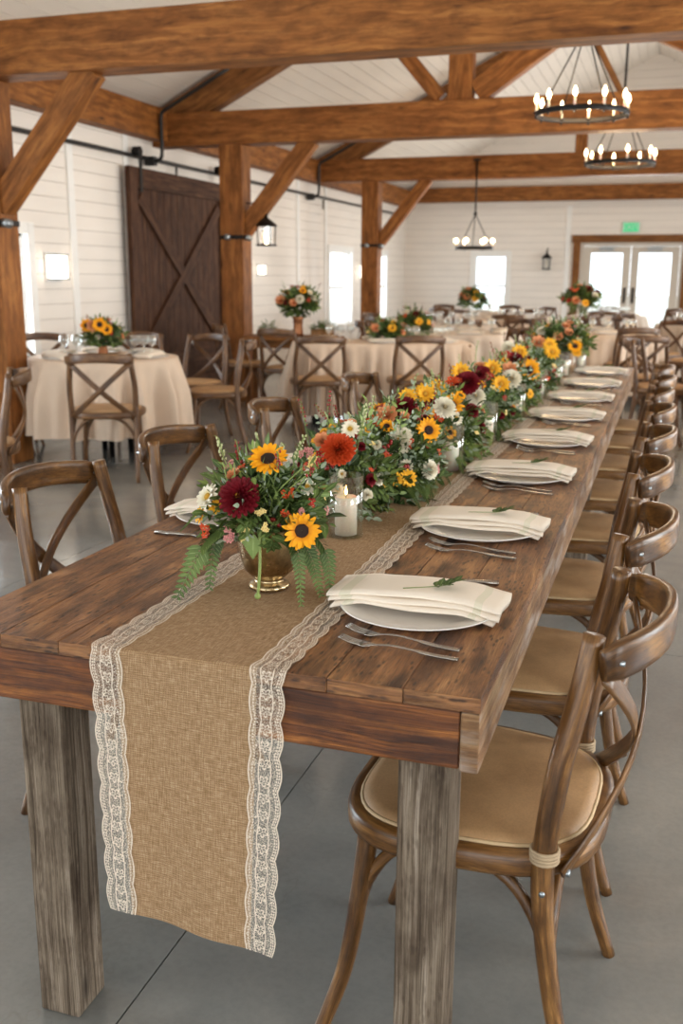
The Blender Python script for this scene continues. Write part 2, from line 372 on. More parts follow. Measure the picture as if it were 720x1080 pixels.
def obj(name, mb, m, parent=None, smooth=True, bevel=0, loc=None, rot=None, solid=0, sub=0):
    o = put(name, mb.mesh(name, m, smooth), parent, loc, rot)
    if solid: k = o.modifiers.new('thickness', 'SOLIDIFY'); k.thickness = solid; k.offset = 0
    if bevel: k = o.modifiers.new('edge', 'BEVEL'); k.width = bevel; k.segments = 2; k.limit_method = 'ANGLE'
    if sub: k = o.modifiers.new('sub', 'SUBSURF'); k.levels = sub; k.render_levels = sub
    return o
def tag(o, label=None, cat=None, group=None, kind=None):
    if label: o['label'] = label
    if cat: o['category'] = cat
    if group: o['group'] = group
    if kind: o['kind'] = kind
    return o
def thing(name, label, cat, loc=(0, 0, 0), rz=0, group=None):
    o = bpy.data.objects.new(name, None); C.objects.link(o); o.location = loc; o.rotation_euler = (0, 0, rz); o.empty_display_size = 0.1
    return tag(o, label, cat, group)
KIDS = {}
def tree(o): return [c for c in bpy.data.objects if c.parent == o]
def snap(o):
    """child table of a template, taken once"""
    return (o, [snap(c) for c in tree(o)])
def copy_tree(t, parent=None):
    o, ch = t; c = o.copy(); C.objects.link(c); c.parent = parent
    for k in ch: copy_tree(k, c)
    return c
class Proto:
    """first use hands out the template itself, later uses hand out copies"""
    def __init__(s, root): s.t = snap(root); s.used = False
    def get(s, loc, rz, label, group=None, scale=None, cat=None):
        assert 4 <= len(label.split()) <= 16, label
        o = s.t[0] if not s.used else copy_tree(s.t); s.used = True
        o.location = loc; o.rotation_euler = (0, 0, rz)
        o['category'] = s.t[0]['category']
        if scale: o.scale = (scale,)*3
        o['label'] = label
        if cat: o['category'] = cat
        if group: o['group'] = group
        return o
ORD = ['first', 'second', 'third', 'fourth', 'fifth', 'sixth', 'seventh', 'eighth', 'ninth', 'tenth']
def bez(p, n=8):
    """Catmull-Rom through the points"""
    p = [Vector(x) for x in p]; q = [p[0]*2-p[1]] + p + [p[-1]*2-p[-2]]; out = []
    for i in range(1, len(q)-2):
        for k in range(n):
            t = k/n; a, b, c, d = q[i-1], q[i], q[i+1], q[i+2]
            out.append(0.5*((2*b)+(c-a)*t+(2*a-5*b+4*c-d)*t*t+(3*b-a-3*c+d)*t**3))
    return out+[p[-1]]

# ------------------------------------------------------------------ the room
XL, XR, YB, YF = -5.40, 4.20, -5.0, 20.65
RX = (XL+XR)/2; ZE = 3.06; SL = 0.49
def zc(x): return ZE + SL*((x-XL) if x < RX else (XR-x))
BH = 0.135
def shiplap(name, p0, axis, u0, u1, inward, holes, ztop=None, gable=False):
    """boards of real thickness along axis; holes = (u0,u1,z0,z1)"""
    mb = MB(3); nz = 60; z = 0.0
    t = 0.018
    while z < (6 if gable else ztop):
        z1 = z+BH-0.004; zt = z1 if gable else min(z1, ztop)
        zm = (z+zt)/2
        segs = [(u0, u1)]
        if gable and z1 > ZE:
            run = max(0, (z+0.02-ZE)/SL); segs = [(u0+run, u1-run)] if u0+run < u1-run else []
        for (a, b, h0, h1) in holes:
            if h0 < zm < h1:
                ns = []
                for (s0, s1) in segs:
                    if b <= s0 or a >= s1: ns.append((s0, s1)); continue
                    if a > s0: ns.append((s0, a))
                    if b < s1: ns.append((b, s1))
                segs = ns
        for s0, s1 in segs:
            if axis == 'y': mb.box(p0 - (0.02 if inward > 0 else -0.0) , p0 + (0.0 if inward > 0 else 0.02), s0, s1, z, zt, 'y')
            else: mb.box(s0, s1, p0-(0.0 if inward < 0 else 0.02), p0+(0.02 if inward < 0 else 0.0), z, zt, 'x')
        z += BH
    o = obj(name, mb, m_wall, smooth=False, bevel=0.0); tag(o, kind='structure')
    # backing wall behind the boards, cut to the same openings
    bk = MB(4); a0 = p0-0.14 if inward > 0 else p0+0.02; a1 = p0-0.02 if inward > 0 else p0+0.14
    cuts = sorted(holes); u = u0-0.14
    H = ztop if not gable else ZE
    def bb(s0, s1, z0, z1):
        if s1-s0 < 1e-3 or z1-z0 < 1e-3: return
        if axis == 'y': bk.box(a0, a1, s0, s1, z0, z1, 'y')
        else: bk.box(s0, s1, a0, a1, z0, z1, 'x')
    for (a, b, h0, h1) in cuts:
        bb(u, a, 0, H); bb(a, b, 0, h0); bb(a, b, h1, H); u = b
    bb(u, u1+0.14, 0, H)
    if gable:
        for (yy) in (a0, a1):
            bk.quad([(XL-0.14, yy, ZE-0.01), (XR+0.14, yy, ZE-0.01), (RX, yy, zc(RX)+0.1)])
    bo = obj('wall_backing', bk, m_gap, o, smooth=False)
    return o

WZ0, WZ1 = 0.60, 1.70
LW = [(-3.0, -1.0, 0.6, 2.2), (1.6, 3.6, 0.6, 2.2), (6.55, 7.62, WZ0, 1.70), (11.68, 12.3, WZ0, 1.70), (15.75, 16.95, 0.55, 1.76), (18.2, 19.2, 0.55, 1.76)]  # first two are unseen windows, added to light the foreground
shiplap('wall_left', XL, 'y', YB, YF, 1, LW, ZE)
RW = [(y-1.3, y+1.3, 0.5, 2.65) for y in (-1.2, 3.2, 7.6, 12.0, 16.4)]  # tall unseen windows, added to let light into the hall
shiplap('wall_right', XR, 'y', YB, YF, -1, RW, ZE)
FW = [(-3.93, -3.26, 0.56, 1.79), (-1.80, 0.10, 0.0, 1.99)]
shiplap('wall_far', YF, 'x', XL, XR, -1, FW, gable=True)
BW = [(-4.3, 2.5, 0.0, 3.05)]
shiplap('wall_back', YB, 'x', XL, XR, 1, [(-4.3, 2.5, 0.0, 3.0)], gable=True)  # unseen wide opening, added to admit light from behind the camera

# floor: slabs parted by saw-cut joints
fl = MB(5); xs = [XL-0.3]+[-4.53, -2.70, -0.87, 0.96, 2.79]+[XR+0.3]; ys = [YB-0.3, -3, 0.0, 3.6, 7.2, 10.8, 14.4, 18.0, YF+0.3]
for i in range(len(xs)-1):
    for j in range(len(ys)-1):
        fl.box(xs[i]+0.0018, xs[i+1]-0.0018, ys[j]+0.0018, ys[j+1]-0.0018, -0.05, 0, 'y')
fo = obj('floor', fl, m_floor, smooth=False); tag(fo, kind='structure')
fb = MB(6); fb.box(XL-0.3, XR+0.3, YB-0.3, YF+0.3, -0.15, -0.006, 'y'); obj('joint_base', fb, m_joint, fo, smooth=False)
gr = MB(6); gr.box(-60, 60, YF+0.35, 90, -0.25, -0.12, 'y'); gr.box(-60, 60, -60, YB-0.35, -0.25, -0.12, 'y'); gr.box(-60, XL-0.35, YB, YF, -0.25, -0.12, 'y'); gr.box(XR+0.35, 60, YB, YF, -0.25, -0.12, 'y')
tag(obj('ground', gr, plain('bleached_ground', 'c9c6ba', 0.9), smooth=False), kind='structure')

# ceiling boards running the length of the hall on both slopes
cb = MB(7); cs = MB(8)
for sgn in (0, 1):
    x = 0.0; span = (RX-XL)+0.14
    while x < span:
        x1 = min(x+0.14, span)
        def P(d, y, off):
            xx = (XL-0.14+d) if sgn == 0 else (XR+0.14-d)
            return Vector((xx, y, ZE-0.07+SL*d+off))
        a, b = P(x+0.003, YB-0.14, 0), P(x1-0.003, YB-0.14, 0)
        mid = (a+b)/2; L = (b-a).length; nrm = Vector((-(b-a).z, 0, (b-a).x)).normalized()
        if nrm.z < 0: nrm = -nrm
        cb.board(mid+nrm*0.01, mid+nrm*0.01+Vector((0, YF-YB+0.28, 0)), L, 0.02, nrm)
        x = x1
    a, b = P(0, YB-0.14, 0.03), P(span, YB-0.14, 0.03); mid = (a+b)/2; nrm = Vector((-(b-a).z, 0, (b-a).x)).normalized()
    if nrm.z < 0: nrm = -nrm
    cs.board(mid+nrm*0.03, mid+nrm*0.03+Vector((0, YF-YB+0.28, 0)), (b-a).length+0.05, 0.06, nrm)
co = obj('ceiling', cb, m_ceil, smooth=False); tag(co, kind='structure'); obj('roof_deck', cs, m_gap, co, smooth=False)

# windows
def window(idx, axis, p, u0, u1, z0, z1, inward, rows=2, cols=1, muntin=False):
    w = bpy.data.objects.new('window_%d' % idx, None); C.objects.link(w); w['kind'] = 'structure'
    def bx(mb, a, b, c, d, t0, t1):
        # t measured from wall face into the room
        q0, q1 = sorted((p+inward*t0, p+inward*t1))
        if axis == 'y': mb.box(q0, q1, a, b, c, d, 'z' if d-c > b-a else 'y')
        else: mb.box(a, b, q0, q1, c, d, 'z' if d-c > b-a else 'x')
    T = 0.085
    f = MB(9); bx(f, u0, u0+0.012, z0, z1, -0.15, 0.022); bx(f, u1-0.012, u1, z0, z1, -0.15, 0.022); bx(f, u0+0.012, u1-0.012, z1-0.012, z1, -0.15, 0.022); bx(f, u0+0.012, u1-0.012, z0, z0+0.012, -0.15, 0.022); bx(f, u0-T, u0, z0-T, z1+T, -0.13, 0.022); bx(f, u1, u1+T, z0-T, z1+T, -0.13, 0.022); bx(f, u0, u1, z1, z1+T, -0.13, 0.022)
    obj('window_frame', f, m_trim, w, False, 0.003)
    sl = MB(9); bx(sl, u0-T-0.02, u1+T+0.02, z0-T-0.03, z0, -0.13, 0.055); obj('window_sill', sl, m_trim, w, False, 0.004)
    s = MB(9); F = 0.04; zm = (z0+z1)/2
    bx(s, u0, u0+F, z0, z1, -0.09, -0.05); bx(s, u1-F, u1, z0, z1, -0.09, -0.05)
    bx(s, u0, u1, z0, z0+F, -0.09, -0.05); bx(s, u0, u1, z1-F, z1, -0.09, -0.05); bx(s, u0, u1, zm-0.025, zm+0.025, -0.09, -0.045)
    if muntin:
        um = (u0+u1)/2; bx(s, um-0.01, um+0.01, z0, z1, -0.08, -0.06)
    obj('sash', s, m_trim, w, False)
    g = MB(9); bx(g, u0+F, u1-F, z0+F, z1-F, -0.072, -0.068); obj('pane', g, m_pane, w, False)
    return w
k = 1
for (a, b, c, d) in LW: window(k, 'y', XL, a, b, c, d, 1, muntin=(b-a > 1.5)); k += 1
for (a, b, c, d) in RW: window(k, 'y', XR, a, b, c, d, -1, muntin=True); k += 1
window(k, 'x', YF, FW[0][0], FW[0][1], 0.56, 1.79, -1)

# vertical joint trims and baseboards on the left wall
tl = MB(10)
for y in (8.28, 9.30, 14.25, 15.5): tl.box(XL, XL+0.02, y, y+0.10, 0, 2.72, 'z')
tag(obj('trim_1', tl, m_trim, smooth=False, bevel=0.003), kind='structure')
tl = MB(10); tl.box(-2.12, -2.02, YF-0.02, YF, 0, 2.72, 'z'); tag(obj('trim_2', tl, m_trim, smooth=False), kind='structure')
def baseb(name, segs):
    mb = MB(11)
    for s in segs: mb.box(*s)
    tag(obj(name, mb, m_trim, smooth=False, bevel=0.004), kind='structure')
baseb('baseboard_left', [(XL, XL+0.025, YB, YF, 0, 0.14, 'y')])
baseb('baseboard_far', [(XL, -1.98, YF-0.025, YF, 0, 0.14, 'x'), (0.28, XR, YF-0.025, YF, 0, 0.14, 'x')])
baseb('baseboard_right', [(XR-0.025, XR, YB, YF, 0, 0.14, 'y')])

# glazed double door in a timber casing on the far wall
m_doorpaint = plain('door_paint', 'c9beb0', 0.5, 0, 0.05)
d1 = bpy.data.objects.new('door_1', None); C.objects.link(d1); d1['kind'] = 'structure'
cas = MB(12); cas.box(-1.96, -1.82, YF-0.05, YF+0.1, 0, 2.02, 'z'); cas.box(0.12, 0.26, YF-0.05, YF+0.1, 0, 2.02, 'z'); cas.box(-1.99, 0.29, YF-0.06, YF+0.1, 2.02, 2.16, 'x')
obj('door_casing', cas, m_beam2, d1, False, 0.004)
jm = MB(12); jm.box(-1.82, -1.76, YF-0.02, YF+0.1, 0, 2.0, 'z'); jm.box(0.06, 0.12, YF-0.02, YF+0.1, 0, 2.0, 'z'); jm.box(-1.76, 0.06, YF-0.02, YF+0.1, 1.95, 2.02, 'x')
obj('door_jamb', jm, m_doorpaint, d1, False, 0.003)
for (x0, x1, hx) in ((-1.755, -0.855, -0.93), (-0.845, 0.055, -0.77)):
    lf = MB(12)
    lf.box(x0, x0+0.15, YF+0.01, YF+0.055, 0.01, 1.945, 'z'); lf.box(x1-0.15, x1, YF+0.01, YF+0.055, 0.01, 1.945, 'z')
    lf.box(x0+0.15, x1-0.15, YF+0.01, YF+0.055, 1.82, 1.945, 'x'); lf.box(x0+0.15, x1-0.15, YF+0.01, YF+0.055, 0.01, 0.28, 'x')
    l = obj('door_leaf', lf, m_doorpaint, d1, False, 0.004)
    g = MB(12); g.box(x0+0.15, x1-0.15, YF+0.03, YF+0.036, 0.28, 1.82, 'x'); obj('pane', g, m_pane, l, False)
    h = MB(12); h.box(hx-0.022, hx+0.022, YF-0.004, YF+0.01, 0.86, 1.16, 'z'); h.tube([(hx, YF-0.004, 1.02), (hx, YF-0.05, 1.02), (hx, YF-0.06, 0.98)], 0.012, 8); h.tube(bez([(hx, YF-0.0, 1.12), (hx, YF-0.05, 1.09), (hx, YF-0.05, 0.93), (hx, YF, 0.90)], 4), 0.011, 8)
    obj('handle', h, m_iron, l)
    cl = MB(12); xm = (x0+x1)/2-0.1*(1 if hx < -0.85 else -1)*0; cl.box(xm-0.15, xm+0.12, YF-0.055, YF+0.01, 1.86, 1.92, 'x'); cl.board((xm-0.1, YF-0.07, 1.93), (xm+0.2, YF-0.09, 1.93), 0.025, 0.012)
    obj('door_closer', cl, m_steel, l, False, 0.003)

# ------------------------------------------------------------------ timber frame
def timber(name, label, segs, m=m_beam, group=None, cat='beam', bevel=0.008, seed=1):
    mb = MB(seed)
    for s in segs: mb.board(*s)
    o = obj(name, mb, m, smooth=False, bevel=bevel); tag(o, label, cat, group); return o
BY = [(2.05, 2.63, 2.96), (6.07, 2.62, 2.955), (10.06, 2.67, 3.00), (14.95, 2.73, 3.05)]
names = ['above the near table end', 'nearest in view', 'second in view', 'third in view']
long_names = ['directly above the near end of the long table', 'nearest in view, crossing the whole top of the photo', 'second in view, behind the nearer chandelier', 'third in view, behind the farther big chandelier']
PXS = (-4.57, -4.575, -4.50, -4.44)
for i, (y, z0, z1) in enumerate(BY):
    zm = (z0+z1)/2; h = z1-z0
    timber('tie_beam', 'honey-stained timber tie beam, ' + long_names[i], [((XL, y, zm), (XR, y, zm), 0.24, h)], seed=20+i, group='tie beams')
    for sx, side, px in ((1, 'left', PXS[i]), (-1, 'right', 2*RX-PXS[i])):
        if i == 0 and side == 'left': pass
        timber('timber_post', 'square honey-stained post on the %s under the tie beam %s' % (side, names[i]), [((px, y, 0), (px, y, z0), 0.26, 0.24, (0, 1, 0))], seed=40+i*2+sx, group='timber posts', cat='post')
        a = Vector((px+sx*0.09, y, 1.80)); b = Vector((px+sx*0.86, y, z0+0.03))
        timber('knee_brace', 'slanting timber knee brace from %s post to the tie beam %s' % (side, names[i]), [(a, b, 0.13, 0.17)], seed=60+i*2+sx, group='knee braces', cat='brace')
        # principal rafter
        dirv = Vector((sx, 0, SL)).normalized(); x0 = XL if sx > 0 else XR
        off = -0.20
        timber('rafter', 'sloping timber rafter, %s roof slope, above the tie beam %s' % (side, names[i]),
               [((x0+sx*0.02, y, ZE+off), (RX, y, zc(RX)+off), 0.16, 0.30)], m_beam2, 'rafters', 'rafter', seed=80+i*2+sx)
    def ztop(x): return zc(x)-0.36
    hp = [] 
    if i == 2:
        timber('queen_post', 'short upright timber on the second tie beam between two struts', [((-2.10, y, z1), (-2.10, y, ztop(-2.1)), 0.235, 0.16, (0, 1, 0))], m_beam, cat='post', seed=101)
        timber('roof_strut', 'timber strut leaning left from the foot of the upright on the second tie beam', [((-2.30, y, z1+0.03), (-2.98, y, z1+0.80), 0.12, 0.14)], m_beam, 'roof struts', 'strut', seed=102)
        timber('roof_strut', 'timber strut leaning right from the foot of the upright on the second tie beam', [((-1.95, y, z1+0.06), (-0.66, y, z1+0.93), 0.14, 0.22)], m_beam, 'roof struts', 'strut', seed=103)
        timber('roof_strut', 'thin timber strut rising behind the nearer chandelier', [((-0.60, y+0.03, z1+0.0), (-0.95, y+0.03, z1+0.62), 0.06, 0.055)], m_beam2, 'roof struts', 'strut', seed=104)
        timber('roof_strut', 'timber strut at the top right corner of the photo', [((-0.50, y, z1+0.62), (0.75, y, z1+0.06), 0.12, 0.2)], m_beam, 'roof struts', 'strut', seed=105)
    elif i == 3:
        timber('queen_post', 'short upright timber on the third tie beam behind the farther big chandelier', [((-1.39, y, z1), (-1.39, y, z1+0.75), 0.16, 0.16, (0, 1, 0))], m_beam, cat='post', seed=106)
for sx, side, x in ((1, 'left', XL+0.09), (-1, 'right', XR-0.09)):
    timber('wall_plate', 'long timber wall plate along the top of the %s wall' % side, [((x, YB, 2.88), (x, YF, 2.88), 0.18, 0.32)], m_beam, 'wall plates', 'beam', seed=110+sx)
timber('wall_beam', 'timber beam along the far end wall above window and double doors', [((XL+0.2, YF-0.12, 2.95), (XR-0.2, YF-0.12, 2.95), 0.2, 0.28)], m_beam, None, 'beam', seed=115)

# track pipe along the left wall with conduit drops at each truss
pp = thing('wall_pipe', 'dark pipe running along the left wall above the sliding door', 'pipe', (XL+0.06, 0, 2.50))
mb = MB(12); mb.tube([(0, -4.5, 0), (0, 20.3, 0.05)], 0.02, 8); obj('pipe', mb, m_pipe, pp)
for i, y in enumerate((5.95, 9.9, 14.8)):
    q = MB(12); pts = bez([(0.0, y, 0.0), (0.10, y, 0.02), (0.13, y, 0.10), (0.13, y, 0.42), (0.16, y, 0.49), (0.24, y, 0.53), (0.9, y, 0.86)], 4)
    q.tube([(p.x+0.03, p.y-0.16, p.z) for p in pts], 0.02, 8); obj('conduit', q, m_pipe, pp)
    q = MB(12); q.box(-0.03, 0.08, y-0.2, y-0.12, -0.04, 0.05, 'x'); obj('bracket', q, m_pipe, pp, False, 0.004)
    q = MB(12); q.tube([(0.03, y+0.4, 0.0), (0.03, y+0.4, -0.14)], 0.012, 6); obj('clip', q, m_pipe, pp)

# sliding barn door
DY0, DY1, DZ0, DZ1 = 9.20, 11.50, 0.03, 2.41
bd = thing('sliding_barn_door', 'dark brown sliding barn door with a large X brace hanging on the left wall', 'door', (XL+0.10, (DY0+DY1)/2, 0))
def dloc(mb, a, b, w, t, off):   # board on the door plane: a,b = (y,z)
    mb.board((off, a[0]-(DY0+DY1)/2, a[1]), (off, b[0]-(DY0+DY1)/2, b[1]), t, w, (1, 0, 0))
pl = MB(13); y = DY0
while y < DY1-0.01:
    pl.box(-0.02, 0.005, y-(DY0+DY1)/2+0.003, min(y+0.152, DY1)-(DY0+DY1)/2-0.003, DZ0, DZ1, 'z'); y += 0.152
obj('planking', pl, m_door, bd, False, 0.003)
def dboard(a, b, w, t, x, sd):
    mb = MB(sd); A = Vector((x, a[0]-(DY0+DY1)/2, a[1])); B = Vector((x, b[0]-(DY0+DY1)/2, b[1])); mb.board(A, B, t if False else w, t, (1, 0, 0)); return mb
for nm, a, b, w in (('stile', (DY0+0.08, DZ0), (DY0+0.08, DZ1), 0.16), ('stile', (DY1-0.08, DZ0), (DY1-0.08, DZ1), 0.16),
                    ('rail', (DY0+0.16, DZ1-0.10), (DY1-0.16, DZ1-0.10), 0.20), ('rail', (DY0+0.16, 0.42), (DY1-0.16, 0.42), 0.2), ('rail', (DY0+0.16, DZ0+0.08), (DY1-0.16, DZ0+0.08), 0.16)):
    obj(nm, dboard(a, b, w, 0.03, 0.02, hash((nm, a)) % 97), m_door, bd, False, 0.004)
for j, (a, b) in enumerate((((DY0+0.2, 2.12), (DY1-0.2, 0.56)), ((DY1-0.2, 2.12), (DY0+0.2, 0.56)))):
    obj('diagonal_brace', dboard(a, b, 0.13, 0.026+0.004*j, 0.02, 30+j), m_door, bd, False, 0.003)
for y in (DY0+0.22, DY1-0.14):
    hg = MB(14); yy = y-(DY0+DY1)/2; hg.box(0.036, 0.046, yy-0.03, yy+0.03, DZ1-0.24, DZ1+0.16, 'z')
    hg.tube([(-0.035, yy, DZ1+0.155), (0.045, yy, DZ1+0.155)], 0.05, 14); obj('hanger', hg, m_iron, bd, False, 0.002)


# ------------------------------------------------------------------ cross-back chairs
def make_chair(name, label, detail=True, wm=None):
    wm = wm or m_chair
    t = thing(name, label, 'chair')
    N = 14 if detail else 8
    # seat outline (front = +y)
    def outline(s=1.0, n=40):
        out = []
        for k in range(n):
            a = 2*PI*k/n; c, sn = math.cos(a), math.sin(a)
            e = 0.62
            x = math.copysign(abs(c)**e, c)*0.215; y = math.copysign(abs(sn)**e, sn)*0.205
            x *= 1.0 + 0.07*(y/0.205)                # wider at the front
            out.append((x*s, y*s))
        return out
    fr = MB(21); ol = outline(); fr.tube([(x, y, 0.432) for x, y in ol], 0.02, 10, (1.0, 1.1), (0, 0, 1), closed=True)
    obj('seat_frame', fr, wm, t)
    st = MB(22); i0 = 0; prof = [(0.0, 0.012), (0.55, 0.011), (0.88, 0.007), (0.965, 0.0), (0.975, -0.012)]
    n = 40
    for sc, dz in prof:
        for x, y in outline(max(sc, 0.001)): st.v.append(Vector((x, y, 0.459+dz)))
    for k2 in range(len(prof)-1):
        for j in range(n):
            j2 = (j+1) % n; st.f.append((k2*n+j, k2*n+j2, (k2+1)*n+j2, (k2+1)*n+j)); st.uv.append([(0, 0)]*4)
    bot = [k2 for k2 in range((len(prof)-1)*n, len(prof)*n)]; st.f.append(tuple(bot)); st.uv.append([(0, 0)]*n)
    s = obj('seat', st, m_seat, t)
    if detail:
        pg = MB(23); pg.tube([(x*0.975, y*0.975, 0.455) for x, y in ol], 0.0038, 6, closed=True); obj('piping', pg, m_piping, s)
    # back posts: rear leg and stile in one bent piece
    tops = {}
    for sx in (-1, 1):
        pts = bez([(sx*0.210, -0.225, 0.0), (sx*0.204, -0.182, 0.14), (sx*0.203, -0.152, 0.32), (sx*0.203, -0.145, 0.45), (sx*0.205, -0.160, 0.60), (sx*0.194, -0.182, 0.72), (sx*0.180, -0.197, 0.822)], 6 if detail else 3)
        L = len(pts); rad = [0.0125+0.0065*min(1, k2/(L*0.4)) if k2 < L*0.7 else 0.019-0.002*(k2-L*0.7)/(L*0.3) for k2 in range(L)]
        mb = MB(24+sx); mb.tube(pts, rad, N); bp = obj('back_post', mb, wm, t)
        if detail:
            cd_ = MB(25)
            for q in range(4): cd_.tube([(sx*0.203+0.0215*math.cos(a), -0.146+0.0215*math.sin(a), 0.447+q*0.0058) for a in [2*PI*k2/16 for k2 in range(16)]], 0.0031, 6, closed=True)
            obj('cord_binding', cd_, m_cord, bp)
            sc = MB(26); sc.tube([(sx*0.184, -0.148, 0.395), (sx*0.2235, -0.148, 0.395)], 0.005, 8); obj('screw', sc, m_steel, bp)
        pts = bez([(sx*0.172, 0.158, 0.43), (sx*0.180, 0.172, 0.30), (sx*0.192, 0.196, 0.14), (sx*0.212, 0.238, 0.0)], 6 if detail else 3)
        L = len(pts); mb = MB(27+sx); mb.tube(pts, [0.019-0.006*k2/(L-1) for k2 in range(L)], N); obj('front_leg', mb, wm, t)
    # bent top rail, bowing backwards past the posts
    pts = []
    for k2 in range(17 if detail else 9):
        u = -1+2*k2/(16 if detail else 8); pts.append((u*0.208, -0.215-0.080*(1-abs(u)**2.4), 0.785+0.018*(1-u*u)))
    mb = MB(29); mb.tube(pts, [0.0100 if abs(p[0]) > 0.2 else 0.0125 for p in pts], 12, (0.85, 2.5), (0, 0, 1)); tr = obj('top_rail', mb, wm, t)
    if detail:
        sc = MB(26)
        for sx in (-1, 1): sc.tube([(sx*0.192, -0.218, 0.787), (sx*0.192, -0.245, 0.787)], 0.0045, 8)
        obj('screw', sc, m_steel, tr)
    # crossed back straps
    for sx in (-1, 1):
        pts = []; m = 13
        for k2 in range(m):
            u = k2/(m-1); x = sx*(0.186-0.380*u); z = 0.765-0.345*u
            bow = math.sin(PI*u)
            y = -0.220+0.050*u - 0.062*bow - 0.004*sx
            pts.append((x, y, z))
        mb = MB(33+sx); mb.tube(pts, 0.01, 8, (1.75, 0.40), (0, 1, 0)); ob = obj('cross_strap', mb, wm, t)
        if detail:
            sc = MB(26)
            for p in (pts[0], pts[-1]): sc.tube([(p[0]*0.96, p[1]+0.0, p[2]), (p[0]*0.96, p[1]-0.011, p[2])], 0.006, 8)
            obj('screw', sc, m_steel, ob)
    # bent braces below the seat
    def arch(a, b, name='arch_brace'):
        a, b = Vector(a), Vector(b); mb = MB(37)
        for p, q in ((a, b), (b, a)):
            d = (q-p); pts = bez([p, p+d*0.05+Vector((0, 0, 0.07)), p+d*0.17+Vector((0, 0, 0.135)), p+d*0.33+Vector((0, 0, 0.168)), p+d*0.42+Vector((0, 0, 0.172))], 4)
            mb.tube(pts, 0.0105, 8)
        obj(name, mb, wm, t)
    fl_, fr_, rl_, rr_ = (-0.176, 0.176, 0.245), (0.176, 0.176, 0.245), (-0.200, -0.160, 0.245), (0.200, -0.160, 0.245)
    arch(fl_, fr_); arch(rl_, rr_); arch(fl_, rl_); arch(fr_, rr_)
    return t
chair_hi = Proto(make_chair('dining_chair', 'x'))
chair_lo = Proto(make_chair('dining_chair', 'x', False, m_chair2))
RCH = [1.635, 2.26, 2.94, 3.62, 4.30, 4.98, 5.65, 6.33]
for i, y in enumerate(RCH):
    lab = 'cross-back bentwood chair on the right of the long table, ' + ('nearest the camera' if i == 0 else '%s from the camera' % ORD[i] if i < 7 else 'farthest from the camera')
    chair_hi.get((-0.258+0.006*math.sin(i*2.3)*(i > 0), y, 0), PI/2+math.radians((-3.5, -2.5, 1.0, -0.6, 1.8, 0, -1.2, 1)[i]), lab, 'chairs along the right of the long table')
LCH = [2.14, 2.84, 3.70, 4.88]
for i, y in enumerate(LCH):
    lab = 'cross-back bentwood chair on the left of the long table, ' + ('nearest the camera' if i == 0 else '%s from the camera' % ORD[i] if i < 3 else 'farthest from the camera')
    chair_hi.get((-1.25-0.02*(i > 0), y, 0), -PI/2+math.radians((2, -2, 3, 0, -1, 1, 0)[i]), lab, 'chairs along the left of the long table', 1.03)

# ------------------------------------------------------------------ the long farmhouse table
TX0, TX1, TY0, TY1, TZ = -1.142, -0.214, 1.296, 6.93, 0.76
tb = thing('farmhouse_table', 'long rustic wooden farmhouse table with weathered grey legs and burlap runner', 'table', ((TX0+TX1)/2, (TY0+TY1)/2, 0))
cx, cy = (TX0+TX1)/2, (TY0+TY1)/2
top = MB(41); widths = [0.120, 0.112, 0.118, 0.108, 0.122, 0.115, 0.118, 0.115]; x = TX0-cx; rg = random.Random(5)
for w in widths:
    y = TY0-cy; first = True
    while y < TY1-cy-0.01:
        L = rg.uniform(1.3, 2.4); y1 = min(y+L, TY1-cy)
        if TY1-cy-y1 < 0.5: y1 = TY1-cy
        dz = rg.uniform(-0.0006, 0.0)
        top.board((x+w/2, y+0.001, TZ-0.012+dz), (x+w/2, y1-0.001, TZ-0.012+dz), w-0.0008, 0.024); y = y1
    x += w
obj('table_top', top, m_table, tb, False, 0.0014)
ub = MB(42); ub.box(TX0-cx+0.03, TX1-cx-0.03, TY0-cy+0.03, TY1-cy-0.03, TZ-0.045, TZ-0.0265, 'y'); obj('sub_top', ub, m_fascia, tb, False)
ap = MB(43); ap.box(TX0-cx, TX1-cx-0.030, TY0-cy+0.004, TY0-cy+0.036, 0.643, TZ-0.0255, 'x'); obj('end_apron', ap, m_fascia, tb, False, 0.003)
ap = MB(44); ap.box(TX0-cx, TX1-cx-0.030, TY1-cy-0.036, TY1-cy-0.004, 0.643, TZ-0.0255, 'x'); obj('end_apron', ap, m_fascia, tb, False, 0.003)
ap = MB(45); ap.box(TX1-cx-0.029, TX1-cx-0.001, TY0-cy+0.001, TY1-cy-0.001, 0.641, TZ-0.0255, 'y'); obj('side_apron', ap, m_sideap, tb, False, 0.003)
ap = MB(46); ap.box(TX0-cx+0.002, TX0-cx+0.03, TY0-cy+0.037, TY1-cy-0.037, 0.643, TZ-0.0255, 'y'); obj('side_apron', ap, m_sideap, tb, False, 0.003)
for i, y in enumerate((TY0+0.037+0.045, (TY0+TY1)/2, TY1-0.037-0.045)):
    for sx in (0, 1):
        x0 = -1.025 if sx == 0 else -0.345
        lg = MB(47+i*2+sx); lg.board((x0+0.0425-cx, y-cy, 0), (x0+0.0425-cx, y-cy, 0.7145), 0.082, 0.09, (0, 1, 0)); obj('leg', lg, m_leg, tb, False, 0.004)

